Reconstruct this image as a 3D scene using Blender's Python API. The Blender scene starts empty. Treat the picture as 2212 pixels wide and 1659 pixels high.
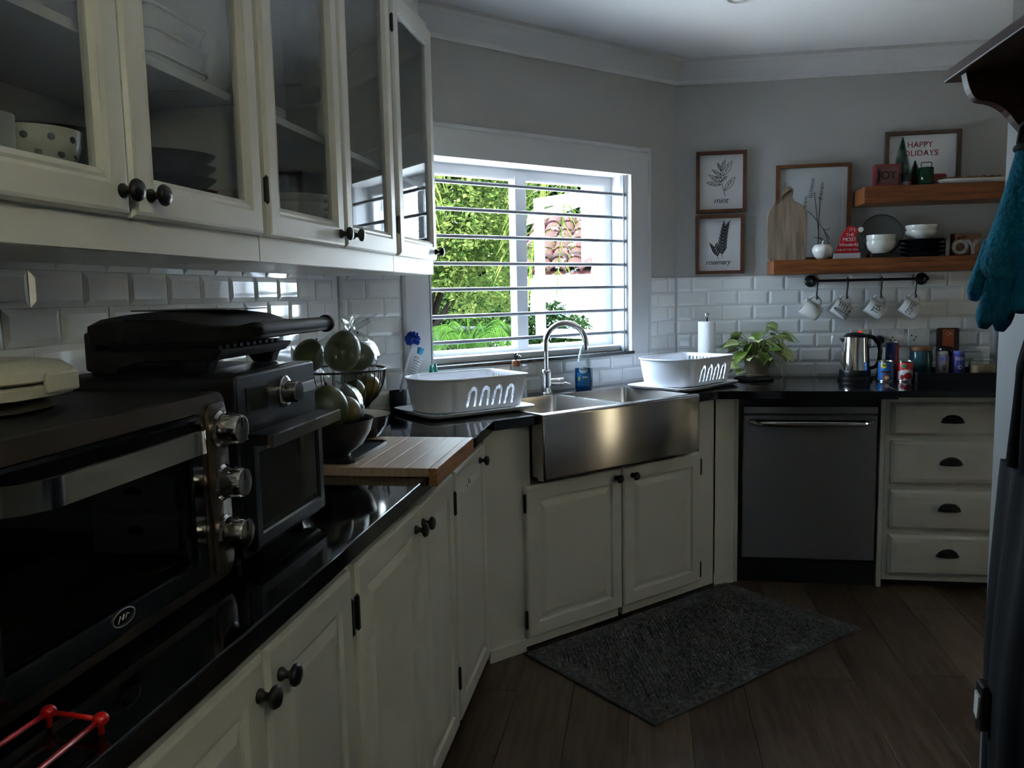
import bpy, bmesh, math, random
from math import sin, cos, pi, radians, sqrt, atan2, hypot
from mathutils import Vector, Matrix

S = bpy.context.scene
COL = S.collection
rnd = random.Random(7)

# ------------------------------------------------------------------ camera
YAW, PITCH, ROLL = 0.1627, 0.1099, -0.0200
fw = Vector((-sin(YAW), cos(YAW), 0)); rt = Vector((cos(YAW), sin(YAW), 0)); upv = Vector((0, 0, 1))
CF = fw * cos(PITCH) - upv * sin(PITCH)
CU = fw * sin(PITCH) + upv * cos(PITCH)
CR = rt * cos(ROLL) + CU * sin(ROLL)
CU = -rt * sin(ROLL) + CU * cos(ROLL)
cam_d = bpy.data.cameras.new('camera')
cam_d.sensor_fit = 'HORIZONTAL'; cam_d.sensor_width = 36.0
cam_d.lens = 1778.5 / 2212 * 36.0
cam_d.clip_start = 0.02; cam_d.clip_end = 300
cam = bpy.data.objects.new('camera', cam_d); COL.objects.link(cam)
m = Matrix.Identity(4)
for i, v in enumerate((CR, CU, -CF)):
    for j in range(3): m[j][i] = v[j]
m.translation = Vector((0.5328, -0.3274, 1.358))
cam.matrix_world = m
S.camera = cam

# ------------------------------------------------------------------ sky, sun, exposure
w = bpy.data.worlds.new('sky'); S.world = w; w.use_nodes = True
bg = w.node_tree.nodes['Background']
bg.inputs[0].default_value = (0.62, 0.80, 1.0, 1); bg.inputs[1].default_value = 14.0
sd = bpy.data.lights.new('sun', 'SUN'); sd.energy = 32.0; sd.angle = radians(0.6); sd.color = (1.0, 0.95, 0.88)
sun = bpy.data.objects.new('sun', sd); COL.objects.link(sun)
sun.rotation_euler = Vector((-0.10, -0.62, 0.80)).to_track_quat('Z', 'Y').to_euler()
sun.location = (0, 2, 8)
S.view_settings.view_transform = 'Standard'; S.view_settings.look = 'None'
S.view_settings.gamma = 1.0; S.view_settings.use_curve_mapping = False
S.view_settings.exposure = 1.58
S.cycles.max_bounces = 7; S.cycles.diffuse_bounces = 4; S.cycles.glossy_bounces = 4
S.cycles.transparent_max_bounces = 12; S.cycles.transmission_bounces = 4; S.cycles.adaptive_threshold = 0.04
S.cycles.caustics_reflective = False; S.cycles.caustics_refractive = False
S.cycles.sample_clamp_indirect = 6.0

AD = 0.8042                      # direction of the window wall
CA, SA = cos(AD), sin(AD)
FR = {'L': pi / 2, 'D': AD, 'B': 0.0}     # frames: x runs along the wall, y into it

def portal(name, frame, x, y, z, wx, wz):
    """daylight portal in a window opening (guides sampling, gives no light of its own)"""
    a = FR[frame]
    l = bpy.data.lights.new(name, 'AREA'); l.shape = 'RECTANGLE'; l.size = wx; l.size_y = wz
    l.cycles.is_portal = True
    o = bpy.data.objects.new(name, l); COL.objects.link(o)
    o.location = (cos(a) * x - sin(a) * y, sin(a) * x + cos(a) * y, z)
    o.rotation_euler = (pi / 2, 0, a + pi)      # -Z looks into the room
    o.rotation_euler = (Matrix.Rotation(a, 3, 'Z') @ Matrix.Rotation(-pi / 2, 3, 'X')).to_euler()
    return o
portal('window_portal', 'D', 2.46, 2.50, 1.49, 1.15, 0.86)

# ------------------------------------------------------------------ materials
def lin(r, g, b):
    def f(c):
        c /= 255.0
        return c / 12.92 if c <= 0.04045 else ((c + 0.055) / 1.055) ** 2.4
    return (f(r), f(g), f(b), 1)
MATS = {}
def mat(name, col, rough=0.5, metal=0.0, var=0.0, vscale=8.0, vstretch=(1, 1, 1), bump=0.0, bscale=60.0, spec=0.5, coat=0.0,
        rand=0.0, col2=None, trans=0.0, sss=0.0, emit=None, emits=0.0, alpha=1.0):
    if name in MATS: return MATS[name]
    M = bpy.data.materials.new(name); M.use_nodes = True; MATS[name] = M
    nt = M.node_tree; N = nt.nodes; L = nt.links
    p = N['Principled BSDF']
    if len(col) == 3: col = (*col, 1)
    p.inputs['Base Color'].default_value = col
    p.inputs['Roughness'].default_value = rough; p.inputs['Metallic'].default_value = metal
    p.inputs['Specular IOR Level'].default_value = spec; p.inputs['Coat Weight'].default_value = coat
    p.inputs['Coat Roughness'].default_value = 0.05
    p.inputs['Transmission Weight'].default_value = trans; p.inputs['Alpha'].default_value = alpha
    if sss: p.inputs['Subsurface Weight'].default_value = sss
    if emit:
        p.inputs['Emission Color'].default_value = (*emit[:3], 1); p.inputs['Emission Strength'].default_value = emits
    if var or rand or bump:
        tc = N.new('ShaderNodeTexCoord'); mp = N.new('ShaderNodeMapping'); mp.inputs['Scale'].default_value = vstretch
        oi = N.new('ShaderNodeObjectInfo')
        ad = N.new('ShaderNodeVectorMath'); ad.operation = 'MULTIPLY_ADD'
        ad.inputs[1].default_value = (1, 1, 1)
        cb = N.new('ShaderNodeCombineXYZ')
        mu = N.new('ShaderNodeMath'); mu.operation = 'MULTIPLY'; mu.inputs[1].default_value = 37.0
        L.new(oi.outputs['Random'], mu.inputs[0])
        for k in range(3): L.new(mu.outputs[0], cb.inputs[k])
        L.new(tc.outputs['Object'], ad.inputs[0]); L.new(cb.outputs[0], ad.inputs[2])
        L.new(ad.outputs[0], mp.inputs[0])
    if var or rand:
        nz = N.new('ShaderNodeTexNoise'); nz.inputs['Scale'].default_value = vscale; nz.inputs['Detail'].default_value = 6
        L.new(mp.outputs[0], nz.inputs['Vector'])
        c2 = col2 or tuple(c * (1 - 0.55) for c in col[:3]) + (1,)
        if len(c2) == 3: c2 = (*c2, 1)
        rp = N.new('ShaderNodeMapRange'); rp.inputs[1].default_value = 0.35; rp.inputs[2].default_value = 0.65
        rp.inputs[3].default_value = 0.0; rp.inputs[4].default_value = var
        L.new(nz.outputs[0], rp.inputs[0])
        mx = N.new('ShaderNodeMix'); mx.data_type = 'RGBA'
        mx.inputs['A'].default_value = col; mx.inputs['B'].default_value = c2
        if rand:
            m2 = N.new('ShaderNodeMath'); m2.operation = 'MULTIPLY_ADD'; m2.inputs[1].default_value = rand
            L.new(oi.outputs['Random'], m2.inputs[0]); L.new(rp.outputs[0], m2.inputs[2]); m2.use_clamp = True
            L.new(m2.outputs[0], mx.inputs['Factor'])
        else:
            L.new(rp.outputs[0], mx.inputs['Factor'])
        L.new(mx.outputs['Result'], p.inputs['Base Color'])
    if bump:
        nb = N.new('ShaderNodeTexNoise'); nb.inputs['Scale'].default_value = bscale; nb.inputs['Detail'].default_value = 4
        L.new(mp.outputs[0], nb.inputs['Vector'])
        bp = N.new('ShaderNodeBump'); bp.inputs['Strength'].default_value = bump; bp.inputs['Distance'].default_value = 0.004
        L.new(nb.outputs[0], bp.inputs['Height']); L.new(bp.outputs[0], p.inputs['Normal'])
    return M

def glass(name, tint=(1, 1, 1), refl=1.0, rough=0.0, ior=1.5, milk=0.0, milkcol=(.8, .8, .8)):
    if name in MATS: return MATS[name]
    M = bpy.data.materials.new(name); M.use_nodes = True; MATS[name] = M
    nt = M.node_tree; N = nt.nodes; L = nt.links
    for n in list(N): N.remove(n)
    out = N.new('ShaderNodeOutputMaterial'); t = N.new('ShaderNodeBsdfTransparent'); g = N.new('ShaderNodeBsdfGlossy')
    t.inputs[0].default_value = (*tint, 1); g.inputs['Roughness'].default_value = rough
    f = N.new('ShaderNodeFresnel'); f.inputs['IOR'].default_value = ior
    gm = N.new('ShaderNodeNewGeometry'); im = N.new('ShaderNodeMapRange')      # same reflectance on both faces of the sheet
    im.inputs[3].default_value = ior; im.inputs[4].default_value = 1.0 / ior
    L.new(gm.outputs['Backfacing'], im.inputs[0]); L.new(im.outputs[0], f.inputs['IOR'])
    mu = N.new('ShaderNodeMath'); mu.operation = 'MULTIPLY'; mu.inputs[1].default_value = refl * 0.6; mu.use_clamp = True
    mx = N.new('ShaderNodeMixShader')
    L.new(f.outputs[0], mu.inputs[0]); L.new(mu.outputs[0], mx.inputs[0])
    base = t.outputs[0]
    if milk:
        d = N.new('ShaderNodeBsdfDiffuse'); d.inputs[0].default_value = (*milkcol, 1)
        m0 = N.new('ShaderNodeMixShader'); m0.inputs[0].default_value = milk
        L.new(t.outputs[0], m0.inputs[1]); L.new(d.outputs[0], m0.inputs[2]); base = m0.outputs[0]
    L.new(base, mx.inputs[1]); L.new(g.outputs[0], mx.inputs[2]); L.new(mx.outputs[0], out.inputs[0])
    return M

def steel(name, col, rough=0.25, aniso=0.9, stretch=(2, 2, 120)):
    """brushed sheet metal"""
    M = mat(name, col, rough, 1.0)
    nt = M.node_tree; N = nt.nodes; L = nt.links; p = N['Principled BSDF']
    tc = N.new('ShaderNodeTexCoord'); mp = N.new('ShaderNodeMapping'); mp.inputs['Scale'].default_value = stretch
    nz = N.new('ShaderNodeTexNoise'); nz.inputs['Scale'].default_value = 9; nz.inputs['Detail'].default_value = 5
    L.new(tc.outputs['Object'], mp.inputs[0]); L.new(mp.outputs[0], nz.inputs['Vector'])
    r = N.new('ShaderNodeMapRange'); r.inputs[3].default_value = rough - 0.05; r.inputs[4].default_value = rough + 0.08
    L.new(nz.outputs[0], r.inputs[0]); L.new(r.outputs[0], p.inputs['Roughness'])
    bp = N.new('ShaderNodeBump'); bp.inputs['Strength'].default_value = 0.06; bp.inputs['Distance'].default_value = 0.001
    L.new(nz.outputs[0], bp.inputs['Height']); L.new(bp.outputs[0], p.inputs['Normal'])
    tg = N.new('ShaderNodeTangent'); tg.direction_type = 'RADIAL'; tg.axis = 'Z'
    L.new(tg.outputs[0], p.inputs['Tangent']); p.inputs['Anisotropic'].default_value = aniso; p.inputs['Anisotropic Rotation'].default_value = 0.25
    return M

# ------------------------------------------------------------------ mesh building
BASE = {}
def root_of(o):
    while o is not None:
        if o.name in BASE: return BASE[o.name]
        o = o.parent
    return Vector((0, 0, 0))

def tag(o, label=None, cat=None, group=None, kind=None):
    if label: o['label'] = label
    if cat: o['category'] = cat
    if group: o['group'] = group
    if kind: o['kind'] = kind
    return o

def thing(name, label, cat, frame='B', base=(0, 0, 0), group=None, kind=None, spin=None):
    """Empty at the base of a thing; parts are then given in frame coordinates (spin: own turn, parts then local to the base)"""
    o = bpy.data.objects.new(name, None); COL.objects.link(o)
    o.empty_display_size = 0.05
    a = FR[frame]; b = Vector(base)
    o.location = (cos(a) * b.x - sin(a) * b.y, sin(a) * b.x + cos(a) * b.y, b.z)
    o.rotation_euler = (0, 0, a if spin is None else a + spin)
    BASE[o.name] = b if spin is None else Vector((0, 0, 0))
    return tag(o, label, cat, group, kind)

def copy_thing(o, dloc, label=None, rz=0.0):
    def cp(a, par):
        c = a.copy(); COL.objects.link(c); c.parent = par
        for ch in a.children: cp(ch, c)
        return c
    c = cp(o, None); c.location = Vector(o.location) + Vector(dloc); c.rotation_euler.z += rz
    if label: c['label'] = label
    BASE[c.name] = BASE.get(o.name, Vector((0, 0, 0)))
    return c

class B:
    def __init__(s): s.v = []; s.f = []; s.mi = []; s.cur = 0
    def add(s, vs, fs):
        n = len(s.v); s.v += [Vector(q) for q in vs]
        for q in fs: s.f.append([i + n for i in q]); s.mi.append(s.cur)
        return s
    def box(s, x0, y0, z0, x1, y1, z1):
        x0, x1 = min(x0, x1), max(x0, x1); y0, y1 = min(y0, y1), max(y0, y1); z0, z1 = min(z0, z1), max(z0, z1)
        return s.add([(x0, y0, z0), (x1, y0, z0), (x1, y1, z0), (x0, y1, z0), (x0, y0, z1), (x1, y0, z1), (x1, y1, z1), (x0, y1, z1)],
                     [(0, 3, 2, 1), (4, 5, 6, 7), (0, 1, 5, 4), (1, 2, 6, 5), (2, 3, 7, 6), (3, 0, 4, 7)])
    def loft(s, loops, cap0=True, cap1=True, ring=False):
        n = len(loops[0]); k = len(loops); vs = [p for l in loops for p in l]; fs = []
        for i in range(k if ring else k - 1):
            a = i * n; b = ((i + 1) % k) * n
            for j in range(n):
                j2 = (j + 1) % n
                fs.append((a + j, a + j2, b + j2, b + j))
        if not ring:
            if cap0: fs.append(tuple(range(n - 1, -1, -1)))
            if cap1: fs.append(tuple(range((k - 1) * n, k * n)))
        return s.add(vs, fs)
    def prism(s, pts, a, b, axis='z'):
        f = {'z': lambda p, h: (p[0], p[1], h), 'y': lambda p, h: (p[0], h, p[1]), 'x': lambda p, h: (h, p[0], p[1])}[axis]
        return s.loft([[f(p, a) for p in pts], [f(p, b) for p in pts]])
    def rects(s, x0, z0, x1, z1, prof, y, ring=False, cap0=True, cap1=True):
        """nested rectangles in the x-z plane; prof = (inset, proud) with proud measured towards -y"""
        loops = []
        for ins, dep in prof:
            loops.append([(x0 + ins, y - dep, z0 + ins), (x1 - ins, y - dep, z0 + ins), (x1 - ins, y - dep, z1 - ins), (x0 + ins, y - dep, z1 - ins)])
        return s.loft(loops, cap0, cap1, ring)
    def lathe(s, prof, n=24, c=(0, 0, 0), axis='z', cap0=True, cap1=True, sx=1.0, sy=1.0):
        loops = []
        for r, h in prof:
            l = []
            for i in range(n):
                t = 2 * pi * i / n; x, y = r * cos(t) * sx, r * sin(t) * sy
                if axis == 'z': q = (c[0] + x, c[1] + y, c[2] + h)
                elif axis == 'y': q = (c[0] + x, c[1] - h, c[2] + y)      # h grows towards -y
                else: q = (c[0] + h, c[1] + x, c[2] + y)
                l.append(q)
            loops.append(l)
        return s.loft(loops, cap0, cap1)
    def tube(s, path, r, n=10, closed=False, caps=True):
        P = [Vector(p) for p in path]; k = len(P); loops = []
        prev = None
        for i in range(k):
            if closed: t = (P[(i + 1) % k] - P[i - 1])
            else: t = (P[min(i + 1, k - 1)] - P[max(i - 1, 0)])
            t.normalize()
            if prev is None:
                a = Vector((0, 0, 1)) if abs(t.z) < 0.9 else Vector((1, 0, 0))
                u = t.cross(a).normalized()
            else:
                u = (prev - t * prev.dot(t)).normalized()
            prev = u; vv = t.cross(u)
            rr = r[i] if isinstance(r, (list, tuple)) else r
            loops.append([P[i] + u * rr * cos(2 * pi * j / n) + vv * rr * sin(2 * pi * j / n) for j in range(n)])
        return s.loft(loops, caps, caps, ring=closed)
    def ball(s, c, r, n=16, m=10):
        if not isinstance(r, (list, tuple)): r = (r, r, r)
        loops = []
        for i in range(1, m):
            t = pi * i / m
            loops.append([(c[0] + r[0] * sin(t) * cos(2 * pi * j / n), c[1] + r[1] * sin(t) * sin(2 * pi * j / n), c[2] - r[2] * cos(t)) for j in range(n)])
        return s.loft(loops)
    def xf(s, mtx, start=0):
        for i in range(start, len(s.v)): s.v[i] = mtx @ s.v[i]
        return s
    def o(s, name, mt, parent=None, smooth=None, bevel=0.0, seg=2, label=None, kind=None, flip=True):
        me = bpy.data.meshes.new(name)
        b = root_of(parent)
        me.from_pydata([tuple(p - b) for p in s.v], [], s.f); me.update()
        bm = bmesh.new(); bm.from_mesh(me)
        if flip: bmesh.ops.recalc_face_normals(bm, faces=bm.faces)
        bm.to_mesh(me); bm.free()
        mts = mt if isinstance(mt, (list, tuple)) else [mt]
        for q in mts: me.materials.append(q)
        if len(mts) > 1:
            for i, pl in enumerate(me.polygons): pl.material_index = s.mi[i]
        if smooth:
            for pl in me.polygons: pl.use_smooth = True
            if smooth is not True: me.set_sharp_from_angle(angle=radians(smooth))
        ob = bpy.data.objects.new(name, me); COL.objects.link(ob)
        if parent is not None: ob.parent = parent
        if bevel:
            md = ob.modifiers.new('bevel', 'BEVEL'); md.width = bevel; md.segments = seg; md.limit_method = 'ANGLE'; md.angle_limit = radians(40)
        if label: ob['label'] = label
        if kind: ob['kind'] = kind
        return ob

def text(body, parent, mt, at, size, frame_rot=(pi / 2, 0, 0), name='lettering', ext=0.0004, align='CENTER', shear=0.0, spacing=1.0, line=1.0, off=0.0, bev=0.0):
    c = bpy.data.curves.new(name, 'FONT'); c.body = body; c.size = size; c.extrude = ext; c.align_x = align; c.align_y = 'CENTER'
    c.shear = shear; c.space_character = spacing; c.space_line = line; c.offset = off; c.resolution_u = 3; c.bevel_depth = bev
    t = bpy.data.objects.new('tmp', c); COL.objects.link(t)
    me = bpy.data.meshes.new_from_object(t.evaluated_get(bpy.context.evaluated_depsgraph_get()))
    bpy.data.objects.remove(t); bpy.data.curves.remove(c)
    me.materials.clear(); me.materials.append(mt)
    o = bpy.data.objects.new(name, me); COL.objects.link(o); o.parent = parent
    o.location = Vector(at) - root_of(parent); o.rotation_euler = frame_rot
    return o

def strokes(name, lines, mt, parent, r=0.001, y=0.0, n=5):
    """pen strokes lying on an x-z plane at depth y; lines = list of [(x,z),...]"""
    b = B()
    for l in lines:
        if len(l) > 1: b.tube([(p[0], y, p[1]) for p in l], r if not isinstance(l[0], tuple) or len(l[0]) < 3 else [p[2] for p in l], n)
    return b.o(name, mt, parent)

def bez(p0, p1, p2, n=8):
    return [((1 - t) ** 2 * p0[0] + 2 * t * (1 - t) * p1[0] + t * t * p2[0], (1 - t) ** 2 * p0[1] + 2 * t * (1 - t) * p1[1] + t * t * p2[1]) for t in [i / n for i in range(n + 1)]]
def rrect(x0, y0, x1, y1, r, n=5):
    out = []
    for cx, cy, a0 in ((x1 - r, y0 + r, -pi / 2), (x1 - r, y1 - r, 0), (x0 + r, y1 - r, pi / 2), (x0 + r, y0 + r, pi)):
        for i in range(n + 1):
            t = a0 + pi / 2 * i / n; out.append((cx + r * cos(t), cy + r * sin(t)))
    return out
# ------------------------------------------------------------------ palette
WHITE = mat('white_cabinet_paint', (0.65, 0.635, 0.58), 0.38, var=0.12, vscale=3, col2=(0.57, 0.54, 0.47), bump=0.03, bscale=40)
TRIMW = mat('white_trim_paint', (0.62, 0.625, 0.64), 0.45, bump=0.03, bscale=60)
WALL = mat('grey_wall_paint', (0.42, 0.422, 0.412), 0.7, bump=0.06, bscale=220)
CEIL = mat('ceiling_paint', (0.74, 0.75, 0.76), 0.8, bump=0.05, bscale=150)
TILE = mat('white_glazed_tile', (0.87, 0.88, 0.88), 0.07, coat=0.3, bump=0.015, bscale=18)
GROUT = mat('grout', (0.60, 0.60, 0.60), 0.8)
BLACKM = mat('black_iron', (0.012, 0.012, 0.013), 0.35)
BLACKP = mat('black_plastic', (0.006, 0.006, 0.007), 0.40)
BLACKG = mat('black_gloss', (0.006, 0.006, 0.007), 0.08)
DARKG = mat('charcoal_enamel', (0.010, 0.011, 0.014), 0.38)
CHROME = mat('chrome', (0.75, 0.75, 0.76), 0.06, 1.0)
STEEL = steel('brushed_steel', (0.50, 0.47, 0.44), 0.21)
STEELD = steel('dark_brushed_steel', (0.36, 0.355, 0.36), 0.32)
POL = mat('polished_steel', (0.62, 0.61, 0.60), 0.12, 1.0)
OVENST = mat('bronze_tinted_steel', (0.135, 0.100, 0.075), 0.33, 0.9)
GLASS = glass('clear_glass', (0.93, 0.95, 0.95), 1.35)
WGLASS = glass('window_glass', (0.90, 0.93, 0.94), 0.45)
OGLASS = glass('smoked_oven_glass', (0.10, 0.10, 0.09), 1.0)
JARG = glass('jar_glass', (0.90, 0.94, 0.93), 1.6, milk=0.05)
WPLAS = mat('white_plastic', (0.80, 0.81, 0.85), 0.32, sss=0.0)
PORC = mat('white_porcelain', (0.78, 0.77, 0.73), 0.10, coat=0.4)
INK = mat('black_ink', (0.010, 0.010, 0.010), 0.8)
SHELFW = mat('oiled_shelf_wood', lin(140, 82, 40), 0.42, var=0.75, vscale=5, vstretch=(1.2, 14, 14), col2=lin(86, 44, 18), bump=0.08, bscale=30)
FRAMEW = mat('brown_frame_wood', lin(98, 60, 36), 0.5, var=0.6, vscale=8, vstretch=(4, 4, 4), col2=lin(60, 34, 20))
DARKW = mat('dark_stained_wood', lin(92, 52, 32), 0.4, var=0.6, vscale=6, vstretch=(12, 1.2, 12), col2=lin(52, 28, 16))
RED = mat('red_paint', lin(190, 22, 30), 0.4)

# ------------------------------------------------------------------ counter granite
def granite():
    M = mat('black_granite', (0.0055, 0.0055, 0.006), 0.07, spec=0.5)
    nt = M.node_tree; N = nt.nodes; L = nt.links; p = N['Principled BSDF']
    tc = N.new('ShaderNodeTexCoord'); vo = N.new('ShaderNodeTexVoronoi'); vo.inputs['Scale'].default_value = 150
    L.new(tc.outputs['Object'], vo.inputs['Vector'])
    r = N.new('ShaderNodeMapRange'); r.inputs[1].default_value = 0.0; r.inputs[2].default_value = 0.10; r.inputs[3].default_value = 1; r.inputs[4].default_value = 0
    L.new(vo.outputs['Distance'], r.inputs[0])
    n2 = N.new('ShaderNodeTexNoise'); n2.inputs['Scale'].default_value = 25; L.new(tc.outputs['Object'], n2.inputs['Vector'])
    r2 = N.new('ShaderNodeMapRange'); r2.inputs[1].default_value = 0.58; r2.inputs[2].default_value = 0.7; L.new(n2.outputs[0], r2.inputs[0])
    mu = N.new('ShaderNodeMath'); mu.operation = 'MULTIPLY'; L.new(r.outputs[0], mu.inputs[0]); L.new(r2.outputs[0], mu.inputs[1])
    mx = N.new('ShaderNodeMix'); mx.data_type = 'RGBA'; mx.inputs['A'].default_value = (0.0055, 0.0055, 0.006, 1); mx.inputs['B'].default_value = (0.10, 0.11, 0.12, 1)
    L.new(mu.outputs[0], mx.inputs['Factor']); L.new(mx.outputs['Result'], p.inputs['Base Color'])
    return M
GRAN = granite()

# ------------------------------------------------------------------ the room shell
CEILZ = 2.475
XL, YB, DW, XR = -0.62, 4.0056, 2.288, 4.3
YREAR = -1.3
PLANK = mat('laminate_oak', lin(110, 90, 72), 0.36, var=0.55, vscale=4, vstretch=(12, 1.1, 4), col2=lin(66, 48, 34), rand=0.75, bump=0.05, bscale=40)
SUBF = mat('floor_underlay', lin(90, 72, 58), 0.8)
fb = B().box(-0.9, YREAR - 0.2, -0.12, XR + 0.2, 4.25, -0.010)
floor = tag(fb.o('floor', SUBF), kind='structure')
pw, pl = 0.192, 1.21
for i in range(-1, 23):
    x0 = -0.10 + i * pw
    off = (i * 0.47) % 1.0 * pl
    y = YREAR - off
    while y < 4.0:
        a, b_ = max(y, YREAR), min(y + pl, 4.0)
        if b_ - a > 0.05 and not (i >= 7 and a < -1.5 and False):
            if (x0 < 2.4 and b_ > YREAR):
                key = 'plank_%.2f' % (b_ - a)
                me = bpy.data.meshes.get(key)
                if me is None:
                    ob = B().rects(-pw / 2, -(b_ - a) / 2, pw / 2, (b_ - a) / 2, [(0.0006, 0), (0.0006, 0.0085), (0.0020, 0.0098)], 0).xf(Matrix.Rotation(-pi / 2, 4, 'X')).o('plank', PLANK, floor)
                    ob.data.name = key
                else:
                    ob = bpy.data.objects.new('plank', me); COL.objects.link(ob); ob.parent = floor
                ob.location = (x0 + pw / 2, (a + b_) / 2, -0.010)
        y += pl
far = B()
far.box(2.4, 0.2, -0.010, XR, 4.0, -0.0002)
far.o('plank_field', PLANK, floor, kind='stuff')

WL = tag(B().box(XL - 0.2, YREAR - 0.2, -0.1, XL, 2.80, CEILZ + 0.1).o('wall_left', WALL), kind='structure')
S0, S1, ZS, ZH = 1.885, 3.035, 1.062, 1.920       # window opening
b = B()
def dpt(s, d, z=0): return (CA * s - SA * d, SA * s + CA * d, z)
for s0, s1, z0, z1 in ((1.36, S0, -0.1, CEILZ + 0.1), (S1, 3.50, -0.1, CEILZ + 0.1), (S0, S1, -0.1, ZS), (S0, S1, ZH, CEILZ + 0.1)):
    b.loft([[dpt(s0, DW, z), dpt(s1, DW, z), dpt(s1, DW + 0.17, z), dpt(s0, DW + 0.17, z)] for z in (z0, z1)])
WW = tag(b.o('wall_window', WALL), kind='structure')
WB = tag(B().box(0.60, YB, -0.1, XR + 0.2, YB + 0.2, CEILZ + 0.1).o('wall_back', WALL), kind='structure')
CE = tag(B().box(XL - 0.2, YREAR - 0.2, CEILZ, 1.41, YB + 0.25, CEILZ + 0.12).box(1.41, 0.20, CEILZ, XR + 0.2, YB + 0.25, CEILZ + 0.12).o('ceiling', CEIL), kind='structure')
# partition on the right that carries the coat rack
XP, YP = 1.25, 1.51
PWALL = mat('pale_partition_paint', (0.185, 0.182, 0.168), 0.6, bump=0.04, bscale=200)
RY0, RY1, RZ0, RZ1 = -0.98, -0.08, 1.81, 2.28          # added high side window, unseen, lights the left cabinets
b = B()
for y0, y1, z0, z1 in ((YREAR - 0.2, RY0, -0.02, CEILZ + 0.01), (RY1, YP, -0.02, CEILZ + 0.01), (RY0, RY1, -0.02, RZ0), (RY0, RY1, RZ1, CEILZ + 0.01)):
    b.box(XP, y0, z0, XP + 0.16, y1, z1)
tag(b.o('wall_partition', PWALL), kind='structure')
tag(B().box(XP + 0.16, 0.20, -0.1, XR + 0.2, 0.30, CEILZ + 0.01).o('wall_side', WALL), kind='structure')
# far right wall, two added windows for the streak on the sink; rear wall
b = B()
RW = [(2.40, 2.64), (3.18, 3.26)]
ys = [YREAR - 0.2] + [q for r_ in RW for q in r_] + [YB + 0.2]
for k in range(0, len(ys), 2): b.box(XR, ys[k], -0.1, XR + 0.2, ys[k + 1], CEILZ + 0.1)
for y0, y1 in RW: b.box(XR, y0, -0.1, XR + 0.2, y1, 0.02); b.box(XR, y0, 2.1, XR + 0.2, y1, CEILZ + 0.1)
tag(b.o('wall_right', WALL), kind='structure')
tag(B().box(XL - 0.2, YREAR - 0.2, -0.1, XP + 0.16, YREAR, CEILZ + 0.1).o('wall_rear', WALL), kind='structure')
def curtain_mat(nm, col, k):
    M = bpy.data.materials.new(nm); M.use_nodes = True; nt = M.node_tree
    for n_ in list(nt.nodes): nt.nodes.remove(n_)
    o_ = nt.nodes.new('ShaderNodeOutputMaterial'); t_ = nt.nodes.new('ShaderNodeBsdfTranslucent'); d_ = nt.nodes.new('ShaderNodeBsdfDiffuse'); x_ = nt.nodes.new('ShaderNodeMixShader')
    t_.inputs[0].default_value = col; d_.inputs[0].default_value = (0.7, 0.62, 0.5, 1); x_.inputs[0].default_value = k
    nt.links.new(t_.outputs[0], x_.inputs[1]); nt.links.new(d_.outputs[0], x_.inputs[2]); nt.links.new(x_.outputs[0], o_.inputs[0])
    return M
CURT = curtain_mat('added_beige_sheer', (0.80, 0.62, 0.42, 1), 0.35); CURT2 = curtain_mat('added_amber_sheer', (0.95, 0.74, 0.46, 1), 0.05)  # translucent tints put in to warm the daylight of the added windows
def curtain(x0, y0, x1, y1, z0, z1, name='curtain', mt=None):
    """gathered sheer curtain for the added windows, hung between two points"""
    b = B(); n = 60; dx, dy = x1 - x0, y1 - y0; L = hypot(dx, dy); nx, ny = -dy / L, dx / L
    pts = [(x0 + dx * i / n + nx * .018 * sin(i * .9), y0 + dy * i / n + ny * .018 * sin(i * .9)) for i in range(n + 1)]
    for i in range(n): b.add([(*pts[i], z0), (*pts[i + 1], z0), (*pts[i + 1], z1), (*pts[i], z1)], [(0, 1, 2, 3)])
    return b.o(name, mt or CURT, smooth=True, flip=False)
wr = tag(thing('window_4', 'added unseen white framed side window lighting the left cabinets', None, 'B', (XP + .09, (RY0 + RY1) / 2, RZ0)), kind='structure')
b = B()
b.loft([[(x, RY0 + q, RZ0 + q), (x, RY1 - q, RZ0 + q), (x, RY1 - q, RZ1 - q), (x, RY0 + q, RZ1 - q)] for x, q in ((XP + .07, 0), (XP + .07, .04), (XP + .12, .04), (XP + .12, 0))], ring=True)
b.o('window_frame', TRIMW, wr)
B().box(XP + .093, RY0 + .035, RZ0 + .035, XP + .097, RY1 - .035, RZ1 - .035).o('pane', WGLASS, wr)
tag(curtain(XP - .03, RY0 - .06, XP - .03, RY1 + .06, RZ0 - .06, RZ1 + .06, 'added_curtain', CURT2), 'beige sheer curtain added to warm the light of the unseen side window', 'curtain', 'added sheer curtains')
tag(curtain(XR - .06, 2.37, XR - .06, 2.67, .02, 2.22, 'added_curtain', CURT2), 'beige sheer curtain added to warm the light of the unseen wider window of the next room', 'curtain', 'added sheer curtains')
tag(curtain(XR - .06, 3.16, XR - .06, 3.28, .02, 2.22, 'added_curtain', CURT2), 'beige sheer curtain added to warm the light of the unseen narrow window of the next room', 'curtain', 'added sheer curtains')
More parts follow.
